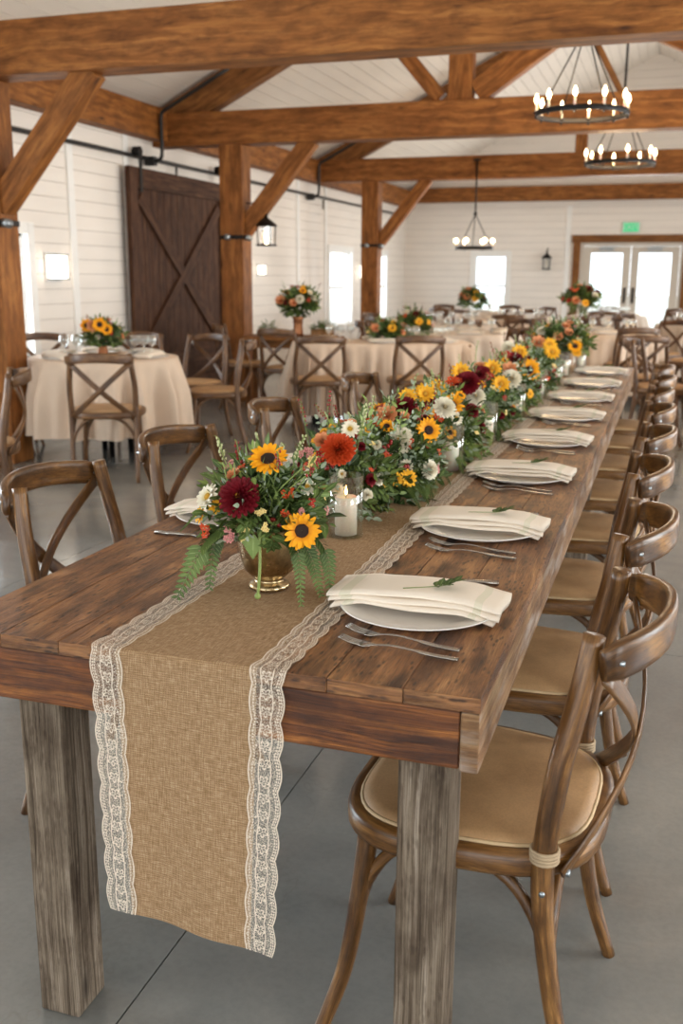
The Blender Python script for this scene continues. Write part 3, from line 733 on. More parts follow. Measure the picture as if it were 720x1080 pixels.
# ------------------------------------------------------------------ burlap runner with lace edging
rn = thing('table_runner', 'burlap table runner with white lace edges hanging over the near table end', 'table runner', (-0.68, TY0, TZ))
RL, RR = -0.851, -0.508    # outer edges of the lace
def runner_path():
    """points (y, z, frac along drop) relative to the table end"""
    out = []
    for k in range(26): out.append(('d', -0.490+0.0186*k))
    return out
def strip(x_of, uvv, nx, lift, m, name, parent, seed=0, scale_v=True, wav=0.0):
    """x_of(side 0..1, drop 0..1) -> world x ; builds the table part and the hanging part"""
    mb = MB(seed); rows = []
    nD = 30; u = 0
    # hanging part from the hem up
    for k in range(nD+1):
        f = 1-k/nD; rows.append(('h', f))
    for a in range(1, 7): rows.append(('c', a/6))
    nT = 150
    for k in range(1, nT+1): rows.append(('t', k/nT))
    i0 = len(mb.v); us = []
    prev = None
    R = 0.008
    for kind, f in rows:
        for j in range(nx+1):
            s = j/nx
            if kind == 'h':
                drop = 0.462+0.030*x_of(None, s, f)
                x = x_of('x', s, f); z = -R-f*(drop-R); y = -0.0035-0.0-lift-0.004*math.sin(x*38+1.0)*f - 0.012*f*math.sin(f*2.0)
                if f < 0.02: y = -0.0035-lift
            elif kind == 'c':
                an = f*PI/2; x = x_of('x', s, 0); y = -lift-0.0035+(R+0.0)*(1-math.cos(an)); z = -R+ (R+0.002+lift)*math.sin(an)
            else:
                yy = R + f*(TY1-TY0-0.05); x = x_of('x', s, 0)+0.004*math.sin(yy*2.3+1); y = yy; z = 0.002+lift+0.0008*math.sin(yy*9+s*4)
            mb.v.append(Vector((x+0.68, y, z)))
        c = mb.v[-1]; p = mb.v[-(nx+1)]
        if prev is not None: u += (p-prev).length
        prev = p; us.append(u)
    for k in range(len(rows)-1):
        for j in range(nx):
            a = i0+k*(nx+1)+j
            mb.f.append((a, a+1, a+nx+2, a+nx+1)); mb.uv.append([(us[k], uvv(j/nx)), (us[k], uvv((j+1)/nx)), (us[k+1], uvv((j+1)/nx)), (us[k+1], uvv(j/nx))])
    o = obj(name, mb, m, parent, True); return o
def xs_(a, b, a1, b1):
    def f(q, s, fr):
        if q is None: return (a+(b-a)*s-RL)/(RR-RL)
        return (a+(b-a)*s)*(1-fr)+(a1+(b1-a1)*s)*fr
    return f
LW_ = 0.062
b_l, b_r = -0.832, -0.526   # at the hem
burl = strip(xs_(RL+LW_*0.80, RR-LW_*0.80, b_l+LW_*0.75, b_r-LW_*0.75), lambda s: s*0.25, 24, 0.0, m_burlap, 'burlap', rn, 1)
strip(xs_(RL+LW_, RL, b_l+LW_*0.93, b_l), lambda s: s, 6, 0.0016, m_lace, 'lace_trim', rn, 2)
strip(xs_(RR-LW_, RR, b_r-LW_*0.93, b_r), lambda s: s, 6, 0.0016, m_lace, 'lace_trim', rn, 3)

# ------------------------------------------------------------------ place settings
def make_plate(r=0.142):
    mb = MB(50); mb.lathe([(0.001, 0.004), (r*0.62, 0.004), (r*0.68, 0.006), (r*0.97, 0.016), (r, 0.0175), (r, 0.0155), (r*0.70, 0.001), (r*0.6, 0.0), (0.001, 0.0)], 56)
    return obj('dinner_plate', mb, m_china, None, True)
def make_napkin():
    mb = MB(51); L, Wd = 0.315, 0.120
    def layer(z0, w0, w1, l0, l1, th, ph):
        nx, ny = 24, 6; top = []; i0 = len(mb.v)
        for side in (1, 0):
            for i in range(nx+1):
                for j in range(ny+1):
                    u, v = i/nx, j/ny; x = l0+(l1-l0)*u; y = w0+(w1-w0)*v
                    e = abs(2*u-1); sag = -0.013*max(0, e-0.62)/0.38 + 0.0016*math.sin(u*9+ph)+0.001*math.sin(v*6+u*4+ph)
                    ed = 0.0025*((2*v-1)**6)
                    mb.v.append(Vector((x+0.002*math.sin(v*7+ph), y+0.002*math.sin(u*8+ph), z0+sag+(th-ed if side else ed*0.5))))
        M_ = (nx+1)*(ny+1)
        for i in range(nx):
            for j in range(ny):
                a = i0+i*(ny+1)+j; q = (a, a+ny+1, a+ny+2, a+1); uvq = [((i)/nx*L, j/ny*Wd), ((i+1)/nx*L, j/ny*Wd), ((i+1)/nx*L, (j+1)/ny*Wd), ((i)/nx*L, (j+1)/ny*Wd)]
                mb.f.append(q); mb.uv.append(uvq); mb.f.append(tuple(x+M_ for x in reversed(q))); mb.uv.append(list(reversed(uvq)))
        for i in range(nx):
            for jj in (0, ny):
                a = i0+i*(ny+1)+jj; b = a+ny+1; q = (a, b, b+M_, a+M_); q = q if jj else tuple(reversed(q)); mb.f.append(q); mb.uv.append([(i/nx*L, 0), ((i+1)/nx*L, 0), ((i+1)/nx*L, 0), (i/nx*L, 0)])
        for j in range(ny):
            for ii in (0, nx):
                a = i0+ii*(ny+1)+j; b = a+1; q = (a, b, b+M_, a+M_); mb.f.append(q if ii == 0 else tuple(reversed(q))); mb.uv.append([(ii/nx*L, 0)]*4)
    layer(0.0, -Wd/2-0.010, Wd/2-0.008, -L/2+0.012, L/2-0.012, 0.0075, 0.3)
    layer(0.0082, -Wd/2-0.003, Wd/2, -L/2+0.004, L/2-0.004, 0.0075, 1.7)
    layer(0.0166, -Wd/2+0.006, Wd/2+0.006, -L/2, L/2, 0.008, 3.1)
    return obj('napkin', mb, m_napkin, None, True)
def make_fork():
    t = thing('fork', 'x', 'fork'); mb = MB(52)     # handle +x, tines -x, lies on z=0
    pts = bez([(0.105, 0, 0.004), (0.06, 0, 0.0045), (0.0, 0, 0.009), (-0.035, 0, 0.0055), (-0.046, 0, 0.0045)], 6)
    L = len(pts); mb.tube(pts, [0.0052 if k < L*0.35 else 0.0032 if k < L*0.75 else 0.0045 for k in range(L)], 8, (1, 0.34), (0, 0, 1)); obj('handle', mb, m_fork, t)
    mb = MB(53); mb.tube([(-0.040, 0, 0.0045), (-0.050, 0, 0.0035), (-0.060, 0, 0.0040)], [0.005, 0.0108, 0.0110], 8, (1, 0.16), (0, 0, 1))
    for q in (-1.5, -0.5, 0.5, 1.5): mb.tube([(-0.058, q*0.0056, 0.004), (-0.078, q*0.0057, 0.0065), (-0.096, q*0.0052, 0.0125)], [0.0019, 0.0016, 0.0009], 6)
    obj('tines', mb, m_fork, t); return t
def make_knife():
    t = thing('knife', 'x', 'knife'); mb = MB(54)
    mb.tube([(0.11, 0, 0.005), (0.06, 0, 0.005), (0.01, 0, 0.004)], [0.0075, 0.006, 0.0045], 8, (1, 0.55), (0, 0, 1)); obj('handle', mb, m_fork, t)
    mb = MB(55); mb.tube([(0.012, 0, 0.004), (-0.05, 0.001, 0.004), (-0.10, 0.002, 0.004), (-0.118, 0.004, 0.004)], [0.007, 0.0085, 0.008, 0.002], 8, (1, 0.13), (0, 0, 1)); obj('blade', mb, m_fork, t); return t
def leaf(mb, p, d, n, L, W, curl=0.15, tip=1.0, bend=0.2):
    """a folded pointed leaf: p base, d direction, n normal"""
    d = d.normalized(); sx = d.cross(n)
    if sx.length < 1e-4: sx = d.cross(Vector((0.2, 0.5, 1)))
    sx.normalize(); n = sx.cross(d).normalized(); i = len(mb.v)
    for k, (t, w) in enumerate(((0, 0.12), (0.3, 0.9), (0.62, 0.85), (1.0, 0.02*tip))):
        c = p+d*L*t - n*bend*L*t*t
        for s_ in (-1, 0, 1): mb.v.append(c+sx*s_*w*W/2+n*(abs(s_)*curl*w*W))
    for k in range(3):
        for j in range(2):
            a = i+k*3+j; mb.f.append((a, a+1, a+4, a+3)); mb.uv.append([(k/3, j/2), (k/3, (j+1)/2), ((k+1)/3, (j+1)/2), ((k+1)/3, j/2)])
def make_sprig():
    t = thing('herb_sprig', 'x', 'herb sprig'); st = MB(56); pts = bez([(-0.060, -0.006, 0.001), (-0.02, -0.002, 0.003), (0.012, 0.0, 0.006), (0.030, 0.004, 0.012)], 4); st.tube(pts, 0.0008, 5); obj('stem', st, m_stem, t)
    lv = MB(57); r = random.Random(4)
    for q in range(6):
        f = 0.55+0.45*q/5; p = pts[int(f*(len(pts)-1))]
        for s_ in (-1, 1):
            L = 0.017+0.005*r.random(); d = Vector((0.25+0.5*(q/5), s_*(0.9-0.4*q/5), 0.25+0.35*r.random()))
            leaf(lv, p, d, Vector((0, 0, 1)), L, L*0.72, 0.08, 6, 0.1)
    leaf(lv, pts[-1], Vector((1, 0, 0.4)), Vector((0, 0, 1)), 0.020, 0.015, 0.08, 6)
    obj('leaves', lv, m_leaf, t); return t
P_plate = Proto(make_plate()); P_plate.t[0]['category'] = 'plate'
P_nap = Proto(make_napkin()); P_nap.t[0]['category'] = 'napkin'
P_fork = Proto(make_fork()); P_knife = Proto(make_knife()); P_spr = Proto(make_sprig())
RP = [1.635, 2.235, 2.905, 3.57, 4.25, 4.93, 5.62, 6.38]
rg = random.Random(11)
def setting(x, y, flip, where, grp):
    s = -1 if flip else 1; rz = PI if flip else 0
    P_plate.get((x, y, TZ), rg.random()*6, 'white dinner plate, ' + where, 'dinner plates ' + grp)
    P_nap.get((x-s*0.004, y+s*0.012, TZ+0.019), rz+math.radians(rg.uniform(-3.0, 1.0)), 'folded ivory napkin, ' + where, 'napkins ' + grp)
    P_spr.get((x+s*0.03, y+0.005, TZ+0.0445), rz+rg.uniform(-0.5, 0.3), 'herb sprig on the napkin, ' + where, 'herb sprigs ' + grp)
    yf = y-s*0.185
    P_fork.get((x+s*0.005, yf+s*0.030, TZ), rz+math.radians(-10), 'fork nearer the plate, ' + where, 'forks ' + grp)
    P_fork.get((x+s*0.010, yf-s*0.016, TZ), rz+math.radians(-6), 'fork farther from the plate, ' + where, 'forks ' + grp)
    P_knife.get((x-s*0.0, y+s*0.19, TZ), rz+math.radians(4), 'table knife, ' + where, 'knives ' + grp)
for i, y in enumerate(RP): setting(-0.388, y, False, '%s setting from the near end, long table right side' % ORD[i], 'on the right side')
LP_ = [2.16, 2.86, 3.52, 4.2, 4.88, 5.55, 6.3]
for i, y in enumerate(LP_): setting(-0.985, y, True, '%s setting from the near end, long table left side' % ORD[i], 'on the left side')

# ------------------------------------------------------------------ flowers
def flower_mesh(kind, colr, seed):
    """returns (petals MB, disc MB) unit radius ~1, facing +z"""
    r = random.Random(seed); pm = MB(seed); dm = MB(seed)
    def pet(a, r0, L, W, tilt, curl, z0, tipw=0.15, cup=0.25):
        c, s = math.cos(a), math.sin(a); d = Vector((c*math.cos(tilt), s*math.cos(tilt), math.sin(tilt))); sx = Vector((-s, c, 0)); n = sx.cross(d) * -1
        if n.z < 0: n = -n
        p = Vector((c*r0, s*r0, z0)); i = len(pm.v); rows = ((0, 0.45), (0.3, 0.9), (0.65, 1.0), (0.88, 0.62), (1.0, tipw))
        for t, w in rows:
            q = p+d*L*t + n*(curl*L*t*t)
            for e in (-1, 0, 1): pm.v.append(q+sx*e*w*W/2+n*abs(e)*cup*w*W)
        for k in range(4):
            for j in range(2):
                a_ = i+k*3+j; pm.f.append((a_, a_+1, a_+4, a_+3)); pm.uv.append([(rows[k][0], j/2), (rows[k][0], (j+1)/2), (rows[k+1][0], (j+1)/2), (rows[k+1][0], j/2)])
    if kind == 'sun':
        for lay, (n, L, t) in enumerate(((17, 0.66, 0.12), (15, 0.60, 0.38))):
            for k in range(n): pet(2*PI*k/n+lay*0.2+r.uniform(-.08, .08), 0.30, (L+0.06)*r.uniform(.85, 1.10), 0.25, t+r.uniform(-.12, .12), -0.12+r.uniform(-.1, .15), 0.02*lay, 0.04, 0.12)
        dm.lathe([(0.38, -0.06), (0.37, 0.06), (0.29, 0.12), (0.16, 0.08), (0.01, 0.05)], 16, fn=lambda t, q, z, k: q*(1+0.04*math.sin(9*t)))
    elif kind == 'dahlia':
        for lay in range(7):
            f = lay/6; n = (20, 20, 18, 15, 12, 9, 6)[lay]; t = -0.05+1.25*f
            for k in range(n): pet(2*PI*(k+0.5*(lay % 2))/n+r.uniform(-.06, .06), 0.12*(1-f)+0.04, (0.86-0.40*f)*r.uniform(.93, 1.04), (0.31-0.10*f), t+r.uniform(-.05, .05), 0.12, 0.05+0.18*f, 0.55, 0.30)
        for k in range(16): pet(2*PI*k/16+0.3, 0.10, 0.80, 0.30, -0.38, -0.05, 0.0, 0.5, 0.3)
        dm.ball((0, 0, 0.33), 0.13, 10, 6)
    elif kind == 'daisy':
        for lay, (n, L, t) in enumerate(((13, 0.78, 0.10), (11, 0.62, 0.45))):
            for k in range(n): pet(2*PI*k/n+lay*0.25+r.uniform(-.07, .07), 0.20, L*r.uniform(.9, 1.05), 0.33, t+r.uniform(-.1, .1), -0.05, 0.02*lay, 0.35, 0.18)
        dm.ball((0, 0, 0.05), 0.24, 10, 6, 0.6)
    elif kind == 'rose':
        for lay in range(5):
            f = lay/4; n = (7, 6, 5, 4, 3)[lay]
            for k in range(n): pet(2*PI*k/n+lay*0.7+r.uniform(-.1, .1), 0.14*(1-f)+0.02, 0.85-0.42*f, 0.75-0.35*f, 0.25+1.05*f, 0.25, 0.0, 0.55, 0.22)
        dm.ball((0, 0, 0.3), 0.12, 8, 6)
    else:   # small blossom cluster
        for q in range(7):
            ox, oy, oz = r.uniform(-.6, .6), r.uniform(-.6, .6), r.uniform(-.1, .4); i = len(pm.v)
            b = len(pm.v)
            for k in range(5): pet(2*PI*k/5+q, 0.04, 0.36, 0.26, 0.4, -0.1, 0, 0.3, 0.2)
            for v in pm.v[b:]: v += Vector((ox, oy, oz))
            dm.ball((ox, oy, oz+0.06), 0.07, 6, 4)
    return pm, dm
FM = {}
for key, kind, mat, disc, name in (('sun', 'sun', 'sun', m_disc, 'sunflower'), ('orange', 'dahlia', 'orange', PET['orange'], 'orange_dahlia'), ('burg', 'dahlia', 'burg', m_discy, 'burgundy_dahlia'),
                                   ('cream', 'dahlia', 'cream', m_discy, 'cream_dahlia'), ('gold', 'daisy', 'gold', m_discy, 'golden_daisy'), ('white', 'daisy', 'cream', m_discy, 'cream_daisy'), ('peach', 'rose', 'peach', PET['peach'], 'peach_rose'),
                                   ('pink', 'cluster', 'pink', m_lime, 'pink_blossom'), ('red', 'cluster', 'red', m_lime, 'red_blossom'), ('yellow', 'cluster', 'fall', m_lime, 'yellow_blossom'), ('rust', 'cluster', 'orange', m_lime, 'rust_blossom')):
    FM[key] = []
    for sd in range(2):
        pm, dm = flower_mesh(kind, mat, 200+sd+len(FM)*7); FM[key].append((pm.mesh('petals', PET[mat]), dm.mesh('disc', disc), name))
def flower(key, parent, pos, nrm, r, rg):
    pme, dme, nm = FM[key][rg.randrange(2)]
    q = Vector((0, 0, 1)).rotation_difference(Vector(nrm).normalized()); e = (q.to_matrix() @ Matrix.Rotation(rg.random()*6.28, 3, 'Z')).to_euler()
    o = put(nm, pme, parent, pos, e); o.scale = (r, r, r); d = put('disc', dme, o); return o
def rdir(rg, up=0.0):
    while True:
        v = Vector((rg.uniform(-1, 1), rg.uniform(-1, 1), rg.uniform(-1, 1)))
        if 0.05 < v.length < 1 and v.z > up*1.0-1: return v.normalized()
def foliage(parent, rx, ry, rz, cz, n, m, name, rg, L=(0.022, 0.045), wr=0.42, zmin=0.006, droop=0.35, shell=0.55):
    """leaves in short sprays from the middle of the mound outward; local coordinates, z=0 at the table"""
    mb = MB(1)
    for k in range(n//6):
        d = rdir(rg); d.z = abs(d.z)*0.9 if rg.random() < 0.75 else -abs(d.z)*0.6; d.normalize()
        f = rg.uniform(shell, 1.0); c = Vector((d.x*rx*f, d.y*ry*f, cz+d.z*rz*f)); c.z = max(c.z, zmin)
        ax = (d+Vector((rg.uniform(-.5, .5), rg.uniform(-.5, .5), rg.uniform(-.3, .5)))).normalized()
        side = ax.cross(Vector((rg.uniform(-1, 1), rg.uniform(-1, 1), rg.uniform(-1, 1)))).normalized()
        for j in range(6):
            t = (j-1)*0.011; p = c+ax*t; p.z = max(p.z, zmin)
            s_ = 1 if j % 2 else -1; dd = (ax*0.7+side*s_*0.9 - Vector((0, 0, droop*rg.random()))).normalized()
            if j == 5: dd = ax
            LL = rg.uniform(*L); tipz = p.z+dd.z*LL
            if tipz < zmin: dd.z = (zmin-p.z)/LL
            leaf(mb, p, dd, ax.cross(side)+Vector((0, 0, 0.6)), LL, LL*wr, 0.12, 1.0, 0.12)
    o = obj(name, mb, m, parent, True); return o
def fronds(parent, items, m=None, name='fern_frond'):
    """items: (base, mid, tip, leaflet length)"""
    for (a, b, c, LL) in items:
        mb = MB(2); pts = bez([a, b, c], 10); mb.tube(pts, 0.0012, 5); L = len(pts)
        for k in range(2, L):
            d = (pts[min(k+1, L-1)]-pts[k-1]).normalized(); nrm = Vector((0, 0, 1)) if abs(d.z) < 0.8 else Vector((0.3, -1, 0.2))
            sx = d.cross(nrm).normalized(); f = k/(L-1); l2 = LL*(1.15-f*0.85)*min(1, 0.4+f*3)
            for s_ in (-1, 1): leaf(mb, pts[k], (d*0.75+sx*s_), nrm, l2, l2*0.46, 0.08, 1, 0.05)
        obj(name, mb, m or m_dleaf, parent)
def spikes(parent, rg, n, rx, ry, z0, h, name='bud_spray'):
    for k in range(n):
        mb = MB(3); sm = MB(3)
        x, y = rg.uniform(-rx, rx), rg.uniform(-ry, ry); hh = h*rg.uniform(0.6, 1.1); lean = Vector((x*0.5+rg.uniform(-.03, .03), y*0.4+rg.uniform(-.03, .03), hh))
        pts = bez([(x, y, z0), Vector((x, y, z0))+lean*0.55+Vector((rg.uniform(-.01, .01), 0, 0)), Vector((x, y, z0))+lean], 6); sm.tube(pts, 0.0009, 5)
        for j in range(6, len(pts)):
            for q in range(2):
                a = rg.random()*6.28; mb.ball(pts[j]+Vector((math.cos(a)*0.004, math.sin(a)*0.004, 0)), rg.uniform(0.0014, 0.0028), 6, 4, 1.5)
            leaf(sm, pts[j], Vector((math.cos(a), math.sin(a), 0.7)), Vector((0, 0, 1)), 0.012, 0.004)
        b = obj(name, sm, m_leaf2, parent); obj('buds', mb, m_lime if k % 3 else m_berry, b)
def berries(parent, rg, n, rx, ry, cz, rz):
    for k in range(n):
        mb = MB(4); d = rdir(rg); d.z = abs(d.z); c = Vector((d.x*rx, d.y*ry, cz+d.z*rz))
        for q in range(5): mb.ball(c+Vector((rg.uniform(-.008, .008), rg.uniform(-.008, .008), rg.uniform(-.006, .008))), rg.uniform(0.0035, 0.0055), 7, 5)
        obj('berry_cluster', mb, m_berry, parent)
def bouquet(label, loc, rx, ry, rz, cz, keyed, nfill, nleaf, seed, group=None, fill=('gold', 'burg', 'cream', 'peach', 'pink', 'red', 'yellow', 'rust', 'sun', 'white'), silver=0.35, spk=5, sc=1.0, name='flower_bouquet', rr=(0.016, 0.026), L=(0.022, 0.045), zmin=0.006):
    rg = random.Random(seed); t = thing(name, label, 'flowers', loc, 0, group); base = Vector(loc)
    foliage(t, rx*0.95, ry, rz*0.92, cz, int(nleaf*0.6), m_leaf, 'foliage', rg, L, zmin=zmin, shell=0.35)
    foliage(t, rx, ry*1.02, rz, cz, int(nleaf*0.25), m_leaf2, 'foliage', rg, (L[0]*0.8, L[1]*0.8), 0.34, zmin=zmin)
    if silver: foliage(t, rx, ry, rz, cz, int(nleaf*silver*0.5), m_silver, 'silver_foliage', rg, (L[0]*0.6, L[1]*0.6), 0.55, zmin=zmin)
    foliage(t, rx*0.8, ry*0.85, rz*0.7, cz, int(nleaf*0.3), m_dleaf, 'foliage', rg, (L[0]*1.1, L[1]*1.2), 0.5, zmin=zmin, shell=0.1)
    used = []
    for (key, p, r, nrm) in keyed:
        q = Vector(p)-base+Vector(nrm).normalized()*0.018; flower(key, t, q, nrm, r, rg); used.append((q, r))
    tries = 0; k = 0
    while k < nfill and tries < nfill*30:
        tries += 1; d = rdir(rg); d.z = abs(d.z)*1.1+0.05 if rg.random() < 0.85 else 0.02; d.normalize()
        q = Vector((d.x*rx*1.0, d.y*ry*1.0, cz+d.z*rz*1.02)); r = rg.uniform(*rr); key = fill[rg.randrange(len(fill))]
        if key in ('pink', 'red', 'yellow', 'rust'): r *= 0.8
        if any((q-u).length < (r+w)*0.8 for u, w in used): continue
        q += d*0.006
        flower(key, t, q, d+Vector((0.15, -0.35, 0.25)), r, rg); used.append((q, r)); k += 1
    if spk: spikes(t, rg, spk, rx*0.8, ry*0.8, cz+rz*0.55, rz*0.9)
    berries(t, rg, max(2, nfill//4), rx*0.95, ry*0.95, cz, rz*0.95)
    return t
CF = (0.25, -0.85, 0.55)   # a direction towards someone standing at the near end
# brass urn
ug = MB(60)
ug.lathe([(0.001, 0.002), (0.038, 0.002), (0.0395, 0.005), (0.037, 0.011), (0.029, 0.015), (0.026, 0.020), (0.034, 0.026), (0.046, 0.038), (0.0535, 0.058), (0.058, 0.085), (0.0605, 0.112), (0.0625, 0.120), (0.0635, 0.1225), (0.0625, 0.125), (0.0595, 0.123), (0.057, 0.10), (0.050, 0.060), (0.001, 0.045)], 56,
         fn=lambda t, r, z, k: r*(1+(0.006*math.sin(t*11+z*160) if 0.035 < z < 0.115 else 0)))
un = obj('brass_urn', ug, m_brass, None, True, loc=(-0.690, 1.668, TZ+0.003)); tag(un, 'small aged brass footed urn holding the nearest bouquet', 'vase')
t = bouquet('mixed bouquet of sunflowers and dark red dahlia in the brass urn, nearest the camera', (-0.690, 1.668, TZ), 0.100, 0.100, 0.088, 0.152,
    [('sun', (-0.676, 1.640, 1.006), 0.036, (0.12, -0.62, 0.78)), ('burg', (-0.706, 1.590, 0.948), 0.039, (0.0, -0.85, 0.5)), ('sun', (-0.600, 1.600, 0.900), 0.034, (0.42, -0.88, 0.2)),
     ('white', (-0.770, 1.605, 0.940), 0.028, (-0.45, -0.7, 0.55)), ('gold', (-0.79, 1.62, 0.905), 0.018, (-0.6, -0.7, 0.3)), ('gold', (-0.755, 1.60, 0.925), 0.017, (-0.2, -0.8, 0.5)), ('rust', (-0.775, 1.61, 0.885), 0.018, (-0.4, -0.9, 0.1)),
     ('pink', (-0.715, 1.565, 0.893), 0.017, (0, -1, 0.2)), ('yellow', (-0.685, 1.562, 0.893), 0.014, (0.1, -1, 0.3)), ('yellow', (-0.655, 1.575, 0.905), 0.012, (0.3, -1, 0.4)), ('white', (-0.62, 1.67, 0.955), 0.020, (0.5, -0.5, 0.6)),
     ('rust', (-0.635, 1.63, 0.948), 0.016, (0.3, -0.7, 0.6)), ('pink', (-0.76, 1.69, 0.975), 0.022, (-0.4, -0.3, 0.8)), ('red', (-0.735, 1.72, 0.985), 0.018, (-0.2, 0, 1)), ('peach', (-0.745, 1.66, 0.965), 0.017, (-0.3, -0.5, 0.8))],
    18, 1100, 77, spk=8, silver=0.45, fill=('pink', 'red', 'yellow', 'rust', 'pink', 'red'), zmin=0.112, L=(0.016, 0.036), rr=(0.011, 0.016))
fronds(t, [((-0.04, -0.05, 0.150), (-0.088, -0.09, 0.105), (-0.130, -0.125, 0.010), 0.044), ((-0.04, -0.03, 0.150), (-0.080, -0.06, 0.110), (-0.085, -0.085, 0.020), 0.034), ((0.050, -0.03, 0.140), (0.092, -0.03, 0.085), (0.115, -0.030, 0.010), 0.028),
           ((-0.05, -0.02, 0.15), (-0.11, -0.04, 0.16), (-0.15, -0.06, 0.12), 0.028), ((0.05, -0.04, 0.14), (0.085, -0.07, 0.09), (0.10, -0.095, 0.01), 0.024), ((-0.045, 0.0, 0.2), (-0.10, 0.01, 0.22), (-0.14, 0.0, 0.215), 0.018), ((0.05, 0.0, 0.15), (0.115, -0.01, 0.09), (0.13, -0.02, 0.01), 0.030)], m_leaf)
sm = MB(61); sm.tube(bez([(0.012, -0.070, 0.145), (0.016, -0.082, 0.08), (0.014, -0.084, 0.035), (0.012, -0.086, 0.014)], 6), 0.0028, 8); sm.ball((0.012, -0.086, 0.0135), 0.006, 8, 6); obj('hanging_stem', sm, m_stem, t)
lf_ = MB(61)
for q in ((0.0, -0.070, 0.125, 0.045), (0.02, -0.07, 0.13, 0.03), (-0.015, -0.07, 0.13, 0.03)): leaf(lf_, Vector(q[:3]), Vector((q[0]*2, -0.35, -1)), Vector((0, -1, -0.2)), q[3], q[3]*0.7, 0.1)
obj('drooping_leaf', lf_, m_leaf2, t)
wd_ = MB(61)
for k in range(5):
    a = random.Random(k); x = a.uniform(-0.06, 0.06); wd_.tube(bez([(x*0.4, -0.04, 0.14), (x, -0.07, 0.20), (x*1.8+0.02, -0.07, 0.255)], 6), 0.0011, 5)
obj('thin_stem', wd_, m_stem, t)

# the run of bouquets down the runner
arr = [
 ('orange dahlia bouquet behind the pillar candle', (-0.740, 2.29, TZ), [('orange', (-0.692, 2.10, 0.950), 0.041, (0.05, -0.8, 0.6)), ('red', (-0.73, 2.09, 0.935), 0.022, CF), ('yellow', (-0.735, 2.04, 0.93), 0.018, CF), ('pink', (-0.76, 2.06, 0.945), 0.02, CF), ('white', (-0.70, 2.2, 0.985), 0.024, CF), ('peach', (-0.74, 2.12, 0.965), 0.022, CF)], 8, 10),
 ('bouquet with a large cream dahlia, second behind the pillar candle', (-0.700, 2.58, TZ), [('cream', (-0.662, 2.50, 0.915), 0.040, (0.25, -0.85, 0.45)), ('burg', (-0.665, 2.58, 0.985), 0.036, (0.0, -0.7, 0.7)), ('sun', (-0.60, 2.56, 0.94), 0.034, (0.5, -0.8, 0.3)), ('cream', (-0.575, 2.64, 0.985), 0.032, (0.4, -0.7, 0.6)), ('rust', (-0.73, 2.5, 0.955), 0.028, CF), ('peach', (-0.70, 2.52, 0.975), 0.03, CF), ('red', (-0.76, 2.48, 0.90), 0.026, CF), ('yellow', (-0.70, 2.44, 0.88), 0.025, CF), ('white', (-0.635, 2.48, 0.85), 0.022, CF), ('gold', (-0.68, 2.66, 1.01), 0.028, CF), ('gold', (-0.64, 2.7, 1.015), 0.028, CF), ('rust', (-0.63, 2.5, 0.905), 0.02, CF)], 8, 11),
 ('bouquet of yellow sunflowers and burgundy dahlia, third behind the pillar candle', (-0.690, 3.18, TZ), [('sun', (-0.645, 3.08, 0.94), 0.040, (0.3, -0.85, 0.4)), ('burg', (-0.62, 3.2, 0.995), 0.044, (0.2, -0.7, 0.6)), ('gold', (-0.70, 3.12, 0.985), 0.034, CF), ('gold', (-0.74, 3.1, 0.975), 0.032, CF), ('burg', (-0.70, 3.02, 0.945), 0.026, CF), ('rust', (-0.66, 3.18, 1.0), 0.030, CF), ('cream', (-0.595, 3.22, 0.95), 0.034, CF), ('red', (-0.68, 3.0, 0.91), 0.025, CF), ('gold', (-0.67, 3.34, 1.02), 0.036, CF)], 12, 12),
 ('bouquet of gold and cream flowers, fourth behind the pillar candle', (-0.680, 3.86, TZ), [('gold', (-0.60, 3.76, 0.94), 0.038, CF), ('cream', (-0.575, 3.85, 0.95), 0.040, CF), ('gold', (-0.65, 3.85, 0.99), 0.040, CF), ('peach', (-0.60, 3.95, 0.975), 0.034, CF), ('burg', (-0.68, 3.8, 0.97), 0.036, CF)], 14, 13),
 ('bouquet with one bright side-facing sunflower, fifth behind the pillar candle', (-0.680, 4.58, TZ), [('sun', (-0.595, 4.50, 0.935), 0.052, (0.35, -0.9, 0.2)), ('burg', (-0.66, 4.5, 0.97), 0.04, CF), ('gold', (-0.655, 4.6, 1.0), 0.042, CF), ('red', (-0.70, 4.5, 0.995), 0.035, CF), ('cream', (-0.72, 4.7, 1.01), 0.035, CF)], 14, 14),
 ('loose green and gold bouquet, sixth behind the pillar candle', (-0.680, 5.34, TZ), [('gold', (-0.575, 5.22, 0.96), 0.045, CF), ('gold', (-0.60, 5.3, 0.99), 0.045, CF), ('peach', (-0.66, 5.3, 1.0), 0.04, CF)], 14, 15)]
for i, (lab, loc, keyed, nf, sd) in enumerate(arr):
    ry = (0.19, 0.25, 0.33, 0.34, 0.36, 0.38)[i]
    t = bouquet(lab, loc, 0.112 if i else 0.095, ry, 0.160 if i else 0.15, 0.075, keyed, (44, 48, 46, 42, 38, 34)[i], (1500, 2000, 2100, 1900, 1800, 1800)[i], sd, 'bouquets along the runner', spk=7, silver=0.9, rr=(0.013, 0.028) if i else (0.011, 0.019), L=(0.018, 0.040))
    rg = random.Random(sd+50); fr = []
    for q in range(0 if i == 0 else 9 if i < 4 else 5):
        y = rg.uniform(-ry*0.95, ry*0.95); fr.append(((0.07, y*0.9, 0.07), (0.105, y-0.02, 0.05), (0.130+rg.uniform(-.02, .02), y-0.05, 0.008), 0.026))
    for q in range(3): y = rg.uniform(-ry, ry); fr.append(((-0.07, y*0.9, 0.06), (-0.115, y-0.02, 0.04), (-0.14, y-0.04, 0.008), 0.03))
    fronds(t, fr, m_leaf if i % 2 else m_leaf2)
